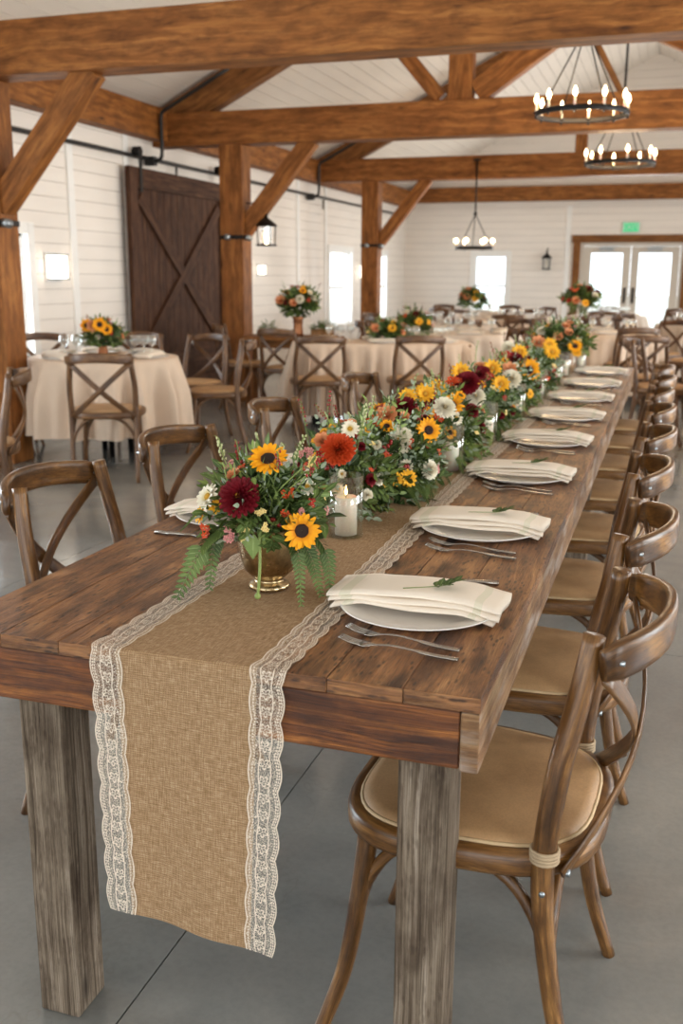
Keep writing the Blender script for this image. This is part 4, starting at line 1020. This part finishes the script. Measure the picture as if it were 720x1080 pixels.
# last, taller bouquet in a dark vase
vz = MB(62); vz.lathe([(0.001, 0), (0.05, 0), (0.055, 0.01), (0.062, 0.08), (0.062, 0.13), (0.058, 0.13), (0.056, 0.09), (0.001, 0.02)], 20)
tag(obj('dark_vase', vz, m_darkvase, None, True, loc=(-0.655, 6.42, TZ+0.002)), 'dark wooden cylinder vase near the far end of the long table', 'vase')
bouquet('round bouquet with two yellow sunflowers in the dark vase at the far table end', (-0.655, 6.42, TZ), 0.17, 0.16, 0.12, 0.18,
        [('sun', (-0.745, 6.28, 0.925), 0.042, CF), ('sun', (-0.555, 6.28, 0.925), 0.046, CF), ('gold', (-0.545, 6.3, 0.885), 0.034, CF)], 22, 1100, 31, spk=10, rr=(0.022, 0.036), L=(0.03, 0.055), zmin=0.12)

# hurricanes with pillar candles
def make_hurr(r=0.040, h=0.142):
    mb = MB(63); mb.lathe([(0.001, 0.0), (r, 0.0), (r, h), (r-0.0022, h), (r-0.0022, 0.004), (0.001, 0.004)], 40); o = obj('glass_hurricane', mb, m_glass); o['category'] = 'candle holder'; return o
def make_candle(r=0.0255, h=0.088):
    mb = MB(64); mb.lathe([(0.001, 0.0), (r, 0.0), (r, h-0.002), (r-0.002, h), (r-0.005, h-0.003), (0.001, h-0.004)], 28); t = obj('pillar_candle', mb, m_wax); t['category'] = 'candle'
    w = MB(64); w.tube([(0, 0, h-0.005), (0.0005, 0, h+0.006)], 0.0009, 5); obj('wick', w, m_black, t)
    f = MB(64); f.lathe([(0.0003, h+0.002), (0.003, h+0.006), (0.0038, h+0.010), (0.0022, h+0.018), (0.0003, h+0.025)], 10); obj('flame', f, m_flame, t); return t
PH, PC = Proto(make_hurr()), Proto(make_candle())
hz = [(-0.690, 2.035), (-0.575, 2.93), (-0.570, 3.52), (-0.565, 4.20), (-0.560, 4.92), (-0.555, 5.62), (-0.56, 6.12), (-0.50, 6.50)]
hz = [(-0.672, 2.085)] + [(x-0.035, y) for x, y in hz[1:]]
for i, (x, y) in enumerate(hz):
    w = 'nearest the camera, right behind the brass urn' if i == 0 else '%s from the camera along the flower run' % ORD[i]
    PH.get((x, y, TZ+0.0035), 0.3*i, 'clear glass cylinder candle holder on the runner, ' + w, 'glass candle cylinders'); cn = PC.get((x, y, TZ+0.008), 0.2*i, 'ivory pillar candle inside a glass cylinder, ' + w, 'pillar candles')
    if i: [bpy.data.objects.remove(c) for c in tree(cn) if c.name.startswith('flame')]
    else: cn['label'] = 'lit ivory pillar candle in the glass cylinder right behind the brass urn'

# ------------------------------------------------------------------ background tables
def glass_mb(h=0.15):
    mb = MB(65); mb.lathe([(0.001, 0.001), (0.03, 0.001), (0.030, 0.003), (0.005, 0.006), (0.0035, 0.02), (0.0035, 0.065), (0.012, 0.075), (0.033, 0.095), (0.037, 0.118), (0.031, h+0.005), (0.0295, h+0.005), (0.035, 0.118), (0.031, 0.097), (0.001, 0.078)], 20); return mb
def make_glass(): o = obj('wine_glass', glass_mb(), m_stemware); o['category'] = 'wine glass'; return o
PG = Proto(make_glass())
def tcloth(w, d, r, z, folds, seed, hem=0.12, m=m_cloth, flare=0.07):
    """draped cloth for a rounded rectangle w x d (r corner); round when w==d==2r"""
    mb = MB(seed); n = 600 if w > 2*r+0.01 else 200; rg = random.Random(seed); ph = rg.random()*6
    def pt(a, grow):
        c, s = math.cos(a), math.sin(a)
        x = c*r+math.copysign(w/2-r, c)*(min(1, abs(c)*3)) if w > 2*r+0.01 else c*r
        y = s*r+math.copysign(max(0, d/2-r), s)*(min(1, abs(s)*3)) if d > 2*r+0.01 else s*r
        return Vector((x+c*grow, y+s*grow, 0))
    prof = [(None, z)]+[(0.0, z), (0.008, z-0.006)]+[(0.012+flare*(f**1.2), z-0.006-(z-hem)*f) for f in [k/9 for k in range(1, 10)]]
    i0 = 0
    for j in range(n): mb.v.append(Vector((0, 0, z))+pt(2*PI*j/n, 0)*0.02)
    for g, zz in prof[1:]:
        f = (z-zz)/(z-hem)
        for j in range(n):
            a = 2*PI*j/n
            wv = (0.55*math.sin(folds*a+ph)+0.35*math.sin((folds*1.7//1)*a+1.3*ph)+0.2*math.sin(folds*0.4//1*a))*0.10*min(1, f*2.0)
            q = pt(a, g+wv); mb.v.append(Vector((q.x, q.y, zz)))
    for k in range(len(prof)-1):
        for j in range(n):
            j2 = (j+1) % n; mb.f.append((k*n+j, k*n+j2, (k+1)*n+j2, (k+1)*n+j)); mb.uv.append([(0, 0)]*4)
    mb.f.append(tuple(range(n-1, -1, -1))); mb.uv.append([(0, 0)]*n)
    return mb
def round_table(x, y, r, label, where, seed, m=m_cloth, hem=0.12, ng=6, nplates=6, z=0.74, w=None, d=None, rz=0, flare=0.06):
    t = thing('round_table' if not w else 'banquet_table', label, 'table', (x, y, 0), rz)
    tp = MB(66); ww, dd = (w or 2*r), (d or 2*r)
    if not w: tp.lathe([(0.001, z-0.03), (r-0.01, z-0.03), (r-0.006, z-0.018), (r-0.01, z-0.006), (0.001, z-0.006)], 48)
    else: tp.box(-ww/2+0.04, ww/2-0.04, -dd/2+0.04, dd/2-0.04, z-0.03, z-0.006, 'x')
    obj('table_top', tp, m_beam2, t, bool(not w))
    for a in range(4):
        lx, ly = (0.32*r*math.cos(a*PI/2+0.7), 0.32*r*math.sin(a*PI/2+0.7)) if not w else ((ww/2-0.2)*(1 if a % 2 else -1), (dd/2-0.14)*(1 if a > 1 else -1))
        lg = MB(67); lg.tube([(lx, ly, 0), (lx*0.9, ly*0.9, z-0.03)], 0.022, 8); obj('leg', lg, m_iron, t)
    c = obj('tablecloth', tcloth(ww, dd, r if not w else min(0.2, dd/2), z, 15 if not w else 84, seed, hem, m, flare), m, None, True, loc=(x, y, 0), rot=(0, 0, rz)); c['category'] = 'tablecloth'; c['label'] = 'long linen cloth draped over the ' + where
    c['group'] = 'draped tablecloths'
    rg = random.Random(seed); R = Matrix.Rotation(rz, 3, 'Z')
    cam2 = Vector((math.cos(0.31638), math.sin(0.31638), 0)); fw2 = Vector((-math.sin(0.31638), math.cos(0.31638), 0))
    spots = []
    for k in range(nplates):
        if not w: a = 2*PI*k/nplates+0.3+seed; q = Vector(((r-0.17)*math.cos(a), (r-0.17)*math.sin(a), 0)); ra = a+PI/2
        else: q = Vector((-ww/2+0.3+(k % (nplates//2))*(ww-0.6)/max(1, nplates//2-1), (dd/2-0.17)*(1 if k >= nplates//2 else -1), 0)); ra = rz
        spots.append((R @ q if w else q, ra))
    spots.sort(key=lambda t_: t_[0].dot(fw2)); nm = ['front left', 'front right', 'middle left', 'middle right', 'back left', 'back right']
    if w:
        fr_ = sorted(spots[:3], key=lambda t_: t_[0].dot(cam2)); bk_ = sorted(spots[3:], key=lambda t_: t_[0].dot(cam2)); spots = fr_+bk_; nm = ['front left', 'front middle', 'front right', 'back left', 'back middle', 'back right']
    else:
        sp2 = []
        for k in range(0, 6, 2): sp2 += sorted(spots[k:k+2], key=lambda t_: t_[0].dot(cam2))
        spots = sp2
    for (q, ra), n_ in zip(spots, nm):
        P_plate.get((x+q.x, y+q.y, z+0.001), ra, 'white plate, %s one on the %s' % (n_, where), 'plates on the ' + where)
        P_nap.get((x+q.x, y+q.y, z+0.019), ra, 'folded napkin on the %s plate of the %s' % (n_, where), 'napkins on the ' + where)
    gs = []
    for k in range(ng):
        if not w: a = 2*PI*k/ng+0.9+rg.uniform(-.2, .2); rr = (r-0.30)*rg.uniform(0.8, 1.1); q = Vector((rr*math.cos(a), rr*math.sin(a), 0))
        else: q = Vector((rg.uniform(-ww/2+0.25, ww/2-0.25), rg.uniform(-0.1, 0.1), 0))
        gs.append(R @ q if w else q)
    put_glasses([(x+q.x, y+q.y) for q in gs], z+0.001, where)
    return t
def put_glasses(pts, z, where):
    pts = sorted(pts, key=lambda p: (p[0]*0.9503+p[1]*0.3111)/(p[1]*0.9503-p[0]*0.3111))
    for i, p in enumerate(pts):
        PG.get((p[0], p[1], z), 0, 'clear wine glass, %s from the left on the %s' % (ORD[i], where), 'wine glasses on the ' + where)
CHAIRS, TABLES = [], []
def chair_at(x, y, face, label, group=None):
    """face: world angle the sitter looks towards"""
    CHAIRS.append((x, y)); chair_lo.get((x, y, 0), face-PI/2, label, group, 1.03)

# T1: round table by the sliding door
T1 = (-4.06, 6.60)
round_table(*T1, 0.55, 'round table under a linen cloth in front of the dark barn door', 'barn door table', 5, ng=0, nplates=6, hem=0.20, flare=0.035)
put_glasses([(T1[0]+dx*0.8, T1[1]+dy*0.8) for dx, dy in ((-0.36, -0.10), (-0.28, -0.02), (-0.20, 0.02), (0.22, 0.20), (0.30, 0.22), (0.38, 0.24))], 0.741, 'barn door table')
bouquet('sunflower bouquet in the middle of the round table in front of the barn door', (T1[0]-0.08, T1[1]+0.12, 0.741), 0.135, 0.135, 0.12, 0.14,
        [('sun', (T1[0]+0.00, T1[1]-0.04, 0.98), 0.055, (0.5, -0.85, 0.1)), ('sun', (T1[0]-0.12, T1[1]-0.02, 0.97), 0.05, (0.3, -0.9, 0.1)), ('peach', (T1[0]-0.06, T1[1]-0.03, 0.97), 0.05, (0.4, -0.9, 0.1)), ('sun', (T1[0]+0.03, T1[1], 0.945), 0.045, (0.6, -0.7, 0))], 12, 900, 41, spk=8, rr=(0.02, 0.035), L=(0.03, 0.055), silver=0.1, zmin=0.08)
vz = MB(68); vz.lathe([(0.001, 0), (0.035, 0), (0.04, 0.02), (0.03, 0.09), (0.036, 0.11), (0.033, 0.11), (0.001, 0.02)], 20)
tag(obj('bud_vase', vz, m_copper, None, True, loc=(T1[0]-0.08, T1[1]+0.12, 0.742)), 'small copper vase under the sunflower bouquet on the barn door table', 'vase')
g = 'chairs around the round table by the barn door'
chair_at(-3.56, 5.80, math.radians(112), 'cross-back chair with its back to us, in front of the barn door table', g)
chair_at(-3.36, 7.10, math.radians(205), 'cross-back chair on the right side of the barn door table, turned sideways', g)
chair_at(-3.80, 7.56, math.radians(258), 'cross-back chair behind right of the barn door table, facing us', g)
chair_at(-4.36, 7.55, math.radians(285), 'cross-back chair behind the barn door table, hidden behind the wine glasses', g)
chair_at(-4.92, 7.15, math.radians(320), 'cross-back chair behind the barn door table near the left window', g)
chair_at(-4.88, 6.45, math.radians(25), 'cross-back chair at the left of the barn door table, partly behind the post', g)
chair_at(-3.47, 4.32, math.radians(215), 'cross-back chair cut by the left edge of the photo, in front of the nearest post', None)

# T2: draped banquet table in the middle
T2 = (-2.61, 9.16)
round_table(*T2, 0.3, 'long draped banquet table behind the left row of chairs', 'middle banquet table', 8, m=m_cloth, ng=0, nplates=6, w=1.66, d=0.8, rz=math.radians(24), hem=0.10)
R2 = Matrix.Rotation(math.radians(24), 3, 'Z')
def t2(u, v): q = R2 @ Vector((u, v, 0)); return (T2[0]+q.x, T2[1]+q.y)
put_glasses([t2(u, v) for u, v in ((0.30, -0.22), (0.24, -0.05), (0.50, -0.16), (0.58, -0.08), (0.66, 0.02), (-0.50, 0.0), (-0.38, 0.05), (-0.28, 0.14))], 0.741, 'middle banquet table')
for i, (u, v, nm) in enumerate(((0.04, -0.10, 'left'), (0.33, 0.12, 'right'))):
    a = t2(u, v); bouquet('low rust and gold bouquet on the draped banquet table, %s one of the pair' % nm, (*a, 0.741), 0.17, 0.14, 0.10+0.05*i, 0.09+0.05*i, [('peach', (a[0]-0.08, a[1]-0.12, 0.86), 0.05, CF), ('gold', (a[0]+0.08, a[1]-0.12, 0.87+0.05*i), 0.045, CF)], 16, 700, 43+i, 'bouquets on the draped banquet table', rr=(0.03, 0.045), L=(0.035, 0.06), spk=3, silver=0.1)
g = 'chairs in front of the draped banquet table'
for i, (u, v) in enumerate(((-0.66, -0.77), (0.20, -0.75))):
    chair_at(*t2(u, v), math.radians(24+90), 'cross-back chair with its back to us at the draped banquet table, %s of two' % ('left', 'right')[i], g)
chair_at(*t2(1.2, 0.1), math.radians(200), 'cross-back chair at the right end of the draped banquet table', g)

# side table with tall bouquet
st = thing('side_table', 'bare wooden side table with a tall bouquet beyond the second post', 'table', (-3.80, 9.85, 0), math.radians(12))
mb = MB(70); mb.box(-0.48, 0.48, -0.25, 0.25, 0.69, 0.73, 'x'); obj('table_top', mb, m_beam2, st, False, 0.005)
for a in (-1, 1):
    for b in (-1, 1):
        mb = MB(71); mb.board((a*0.42, b*0.2, 0), (a*0.42, b*0.2, 0.69), 0.05, 0.05, (0, 1, 0)); obj('leg', mb, m_beam2, st, False, 0.004)
mb = MB(70); mb.box(-0.42, 0.42, -0.19, 0.19, 0.61, 0.69, 'x'); obj('apron', mb, m_beam2, st, False, 0.003)
vz = MB(68); vz.lathe([(0.001, 0), (0.06, 0), (0.055, 0.03), (0.048, 0.10), (0.052, 0.17), (0.066, 0.20), (0.062, 0.20), (0.001, 0.05)], 20)
tag(obj('copper_vase', vz, m_copper, None, True, loc=(-3.72, 9.86, 0.732)), 'tall copper vase on the bare wooden side table', 'vase')
bouquet('tall rounded bouquet of peach and burgundy flowers in the copper vase on the side table', (-3.72, 9.86, 0.93), 0.19, 0.17, 0.17, 0.13, [('peach', (-3.86, 9.72, 1.08), 0.06, CF), ('cream', (-3.64, 9.70, 1.10), 0.05, CF), ('peach', (-3.70, 9.68, 1.06), 0.05, CF)], 18, 1000, 47, rr=(0.03, 0.05), L=(0.04, 0.075), spk=4, silver=0.0, zmin=0.0)
for i, x in enumerate((-4.02, -3.50, -3.40)):
    bxm = MB(72); bxm.box(-0.06, 0.06, -0.045, 0.045, 0, 0.075, 'x'); q = tag(obj('planter_box', bxm, m_floralbox, None, False, 0.004, loc=(x, 9.80+0.1*(x+3.8)+0.02*i, 0.732)), 'wooden planter box with green leaves on the side table, ' + ('left of the vase', 'right of the vase', 'farthest right')[i], 'planter', 'planter boxes on the side table')
    rgx = random.Random(i); foliage(q, 0.055, 0.04, 0.04, 0.08, 120, m_leaf, 'foliage', rgx, (0.02, 0.035), zmin=0.07)
chair_at(-3.55, 9.15, math.radians(78), 'cross-back chair in front of the bare wooden side table', None)
chair_at(-4.22, 9.55, math.radians(20), 'cross-back chair at the left end of the side table, beside the second post', None)

# far tables
far = [(-2.78, 13.10, 'third-post table', 'round table between the third post and the far window', 11, m_cloth2), (-2.1, 14.75, 'far window table', 'round table standing before the far window', 12, m_cloth), (-2.15, 11.1, 'flower-run table', 'round table just beyond the middle banquet table', 13, m_cloth2),
       (-0.72, 11.75, 'double-door table', 'round table before the glazed double doors', 14, m_cloth), (0.40, 14.3, 'right back table', 'round table right of the double doors', 15, m_cloth2), (0.90, 8.5, 'right edge table', 'round table at the right edge of the photo', 17, m_cloth),
       (-1.0, 17.0, 'farthest right table', 'farthest round table near the double doors', 18, m_cloth2), (-3.2, 17.2, 'farthest left table', 'farthest round table near the far window', 19, m_cloth2)]
for (x, y, w, lab, sd, m) in far: TABLES.append((x, y))
TABLES += [T1, T2, t2(0.5, 0), t2(-0.5, 0), (-3.8, 9.85)]
for (x, y, w, lab, sd, m) in far:
    round_table(x, y, 0.60, 'linen-draped ' + lab, w, sd, m, ng=9, nplates=6, hem=0.10)
    for k in range(6):
        a = 2*PI*k/6+0.5+sd*0.7; rr = 0.60+0.37; px, py = x+rr*math.cos(a), y+rr*math.sin(a)
        if any(math.hypot(px-q[0], py-q[1]) < 0.52 for q in CHAIRS) or any(math.hypot(px-q[0], py-q[1]) < 0.93 for q in TABLES) or (px > -0.55 and py < 8.0): continue
        if min(math.hypot(px-p_, py-q_) for p_, q_ in ((-4.44, 14.95), (-4.5, 10.06))) < 0.45: continue
        dx = math.cos(a)*0.9503+math.sin(a)*0.3111; dy = math.sin(a)*0.9503-math.cos(a)*0.3111
        side = ('behind and ' if dy > 0.3 else 'before and ' if dy < -0.3 else 'level with and ') + ('right of' if dx > 0 else 'left of') if abs(dx) > 0.3 else ('straight behind' if dy > 0 else 'straight before')
        chair_at(px, py, a+PI, 'cross-back chair %s the %s' % (side, w), 'chairs at the ' + w)
chair_at(-0.24, 9.45, math.radians(96), 'cross-back chair standing clear beyond the far end of the long table, right', None)
def stand_bouquet(x, y, zt, w, sd, r=0.17, hgt=0.30):
    mb = MB(73); mb.lathe([(0.001, 0), (0.07, 0), (0.07, 0.008), (0.012, 0.02), (0.010, hgt*0.6), (0.05, hgt), (0.047, hgt), (0.001, hgt*0.75)], 18)
    tag(obj('glass_vase', mb, m_glass, None, True, loc=(x, y, zt)), 'clear glass stand of the raised bouquet on the ' + w, 'vase')
    bouquet('rounded peach and gold bouquet raised on the ' + w, (x, y, zt+hgt-0.03), r, r, r*0.75, r*0.55, [('peach', (x-0.05, y-r*0.9, zt+hgt+0.07), 0.055, CF), ('gold', (x+0.06, y-r*0.9, zt+hgt+0.05), 0.05, CF)], 15, 650, sd, rr=(0.035, 0.055), L=(0.04, 0.075), spk=2, silver=0.0, zmin=-0.05, fill=('peach', 'rust', 'burg', 'gold', 'red', 'cream'))
stand_bouquet(-2.55, 13.35, 0.741, 'third-post table', 51, 0.16, 0.26)
stand_bouquet(-0.98, 11.62, 0.741, 'double-door table', 52, 0.20, 0.27)

# ------------------------------------------------------------------ lights and wall fittings
def chandelier(x, y, z, R, n, rod_top, label, globe=False, power=18, vee=0.45, nr=4):
    t = thing('chandelier', label, 'chandelier', (x, y, z), 0, 'ring chandeliers')
    ring = MB(80); ring.tube([(R*math.cos(2*PI*k/48), R*math.sin(2*PI*k/48), 0) for k in range(48)], 0.014, 8, (0.6, 1.5), (0, 0, 1), closed=True); obj('ring', ring, m_iron, t)
    hz_ = vee
    rd = MB(81); rd.tube([(0, 0, hz_), (0, 0, rod_top-z)], 0.012, 8); rd.ball((0, 0, hz_), 0.028, 10, 6); obj('rod', rd, m_iron, t)
    cn = MB(81); cn.lathe([(0.001, 0), (0.055, 0), (0.05, 0.02), (0.001, 0.03)], 16, (0, 0, rod_top-z-0.03)); obj('canopy', cn, m_iron, t)
    for k in range(nr):
        a = 2*PI*k/nr+0.6; q = MB(82); q.tube([(R*math.cos(a), R*math.sin(a), 0), (0, 0, hz_)], 0.006, 6); obj('hanging_rod', q, m_iron, t)
    for k in range(n):
        a = 2*PI*k/n+0.25; c = (R*math.cos(a), R*math.sin(a))
        h = MB(83); h.lathe([(0.001, -0.035), (0.008, -0.035), (0.010, -0.015), (0.010, 0.0), (0.022, 0.008), (0.022, 0.014), (0.009, 0.016)], 10, (c[0], c[1], 0)); hd = obj('candle_cup', h, m_iron, t)
        sl = MB(83); sl.tube([(c[0], c[1], 0.014), (c[0], c[1], 0.075)], 0.009, 8); obj('candle_sleeve', sl, m_wax, hd)
        b = MB(84)
        if globe: b.ball((c[0], c[1], 0.10), 0.032, 12, 8)
        else: b.lathe([(0.0005, 0.072), (0.009, 0.078), (0.0165, 0.096), (0.0155, 0.112), (0.008, 0.132), (0.002, 0.148)], 12, (c[0], c[1], 0))
        obj('bulb', b, m_bulb, hd)
    l = bpy.data.lights.new('chandelier_glow', 'POINT'); l.energy = power; l.color = (1.0, 0.72, 0.42); l.shadow_soft_size = R*0.8
    lo = bpy.data.objects.new('chandelier_glow', l); lo.location = (0, 0, 0.12); lo.parent = t; C.objects.link(lo)
chandelier(-0.775, 8.2, 2.56, 0.345, 10, 4.9, 'large black iron ring chandelier with candle bulbs, nearer one at the top right', power=40, vee=0.62)
chandelier(-0.625, 10.95, 2.475, 0.345, 8, 4.9, 'large black iron ring chandelier with candle bulbs, farther one behind the second tie beam', power=40, vee=0.62)
chandelier(-2.83, 14.812, 1.76, 0.265, 6, 3.0, 'small iron ring chandelier with round bulbs hanging low before the far window', True, 15, 0.48, 3)

# hanging lantern at the second post, wall lantern, sconces, exit sign
def lantern(name, label, loc, h, w, hang=None, cat='lantern', bm=None):
    t = thing(name, label, cat, loc)
    b = MB(85); b.box(-w/2, w/2, -w/2, w/2, 0, 0.02, 'x'); obj('base', b, m_iron, t, False, 0.003)
    for a in (-1, 1):
        for c in (-1, 1):
            f = MB(86); f.board((a*w*0.40, c*w*0.40, 0.02), (a*w*0.44, c*w*0.44, h*0.62), 0.01, 0.01, (0, 1, 0)); obj('frame_bar', f, m_iron, t, False)
    g_ = MB(86); g_.lathe([(w*0.33, 0.02), (w*0.36, h*0.60)], 4); obj('glass', g_, m_glass, t, False)
    r = MB(87); r.lathe([(w*0.70, h*0.60), (w*0.66, h*0.64), (w*0.22, h*0.82), (w*0.12, h*0.84), (w*0.10, h*0.92), (0.004, h)], 12); obj('roof', r, m_iron, t)
    bl = MB(88); bl.lathe([(0.0005, 0.02), (0.015, 0.03), (0.022, h*0.28), (0.012, h*0.42), (0.001, h*0.46)], 10); obj('bulb', bl, bm or m_bulb, t)
    if hang:
        q = MB(89)
        for a, c in hang: q.tube([a, c], 0.008, 6)
        obj('bracket', q, m_iron, t)
    return t
lantern('hanging_lantern', 'black hanging lantern with a glowing bulb beside the second post', (-4.15, 10.06, 1.65), 0.34, 0.17, [((0, 0, 0.34), (0, 0, 0.56)), ((0, 0, 0.44), (-0.22, 0, 0.44))])
lantern('wall_lantern', 'black wall lantern between far window and double doors', (-2.46, YF-0.11, 1.50), 0.36, 0.15, [((0, 0, 0.30), (0, 0.1, 0.30)), ((0, 0.095, 0.1), (0, 0.095, 0.42))], bm=m_wax)
def sconce(y, z, h, w, label):
    t = thing('wall_sconce', label, 'wall light', (XL, y, z), 0, 'sconces on the left wall')
    b = MB(90); b.box(0.0, 0.02, -w/2-0.03, w/2+0.03, -h/2-0.03, h/2+0.03, 'y'); obj('backplate', b, m_trim, t, False, 0.004)
    gl = MB(90); gl.box(0.02, 0.10, -w/2, w/2, -h/2, h/2, 'y'); obj('glass_shade', gl, m_sconceglow, t, False, 0.008)
    cp = MB(90); cp.box(0.015, 0.11, -w/2-0.012, w/2+0.012, h/2, h/2+0.015, 'y'); cp.box(0.015, 0.11, -w/2-0.012, w/2+0.012, -h/2-0.015, -h/2, 'y'); obj('cap', cp, m_steel, t, False, 0.003)
sconce(7.98, 1.41, 0.20, 0.19, 'lit rectangular wall sconce between the left window and the barn door')
sconce(12.78, 1.42, 0.11, 0.06, 'small lit wall sconce right of the second post')
sconce(17.5, 1.42, 0.22, 0.10, 'lit wall sconce beside the left-wall window nearest the third post')
# spot fittings clamped to the posts
for i, (y, z) in enumerate(((6.07, 1.69), (10.06, 1.74), (14.95, 1.80))):
    t = thing('post_clamp', 'black and steel clamp fitting round the %s post' % ('nearest', 'second', 'third')[i], 'clamp', (PXS[i+1], y, z), 0, 'post clamp fittings')
    a = MB(91); a.box(-0.136, 0.136, -0.126, 0.126, -0.02, 0.02, 'x'); obj('band', a, m_iron, t, False, 0.004)
    s_ = MB(91); s_.tube([(0.13, -0.06, 0), (0.205, -0.09, -0.01)], 0.032, 12); obj('lamp_head', s_, m_steel, t)
    s_ = MB(91); s_.tube([(-0.03, -0.12, 0), (-0.03, -0.185, 0)], 0.030, 12); obj('lamp_head', s_, m_steel, t)
ex = thing('exit_sign', 'green exit sign on the far wall above the double doors', 'sign', (-0.89, YF-0.02, 2.30), 0)
b = MB(92); b.box(-0.16, 0.16, -0.03, 0.02, -0.095, 0.095, 'x'); obj('housing', b, m_exitw, ex, False, 0.006)
b = MB(92); b.box(-0.145, 0.145, -0.034, -0.03, -0.08, 0.08, 'x'); obj('face', b, m_exit, ex, False)
fc = bpy.data.curves.new('exit_text', 'FONT'); fc.body = 'EXIT'; fc.size = 0.15; fc.align_x = 'CENTER'; fc.align_y = 'CENTER'; fc.extrude = 0.002
fo_ = bpy.data.objects.new('tmp', fc); C.objects.link(fo_); bpy.context.view_layer.update()
me = bpy.data.meshes.new_from_object(fo_); bpy.data.objects.remove(fo_); me.materials.clear(); me.materials.append(m_exitw)
put('lettering', me, ex, (0, -0.037, 0), (PI/2, 0, 0))
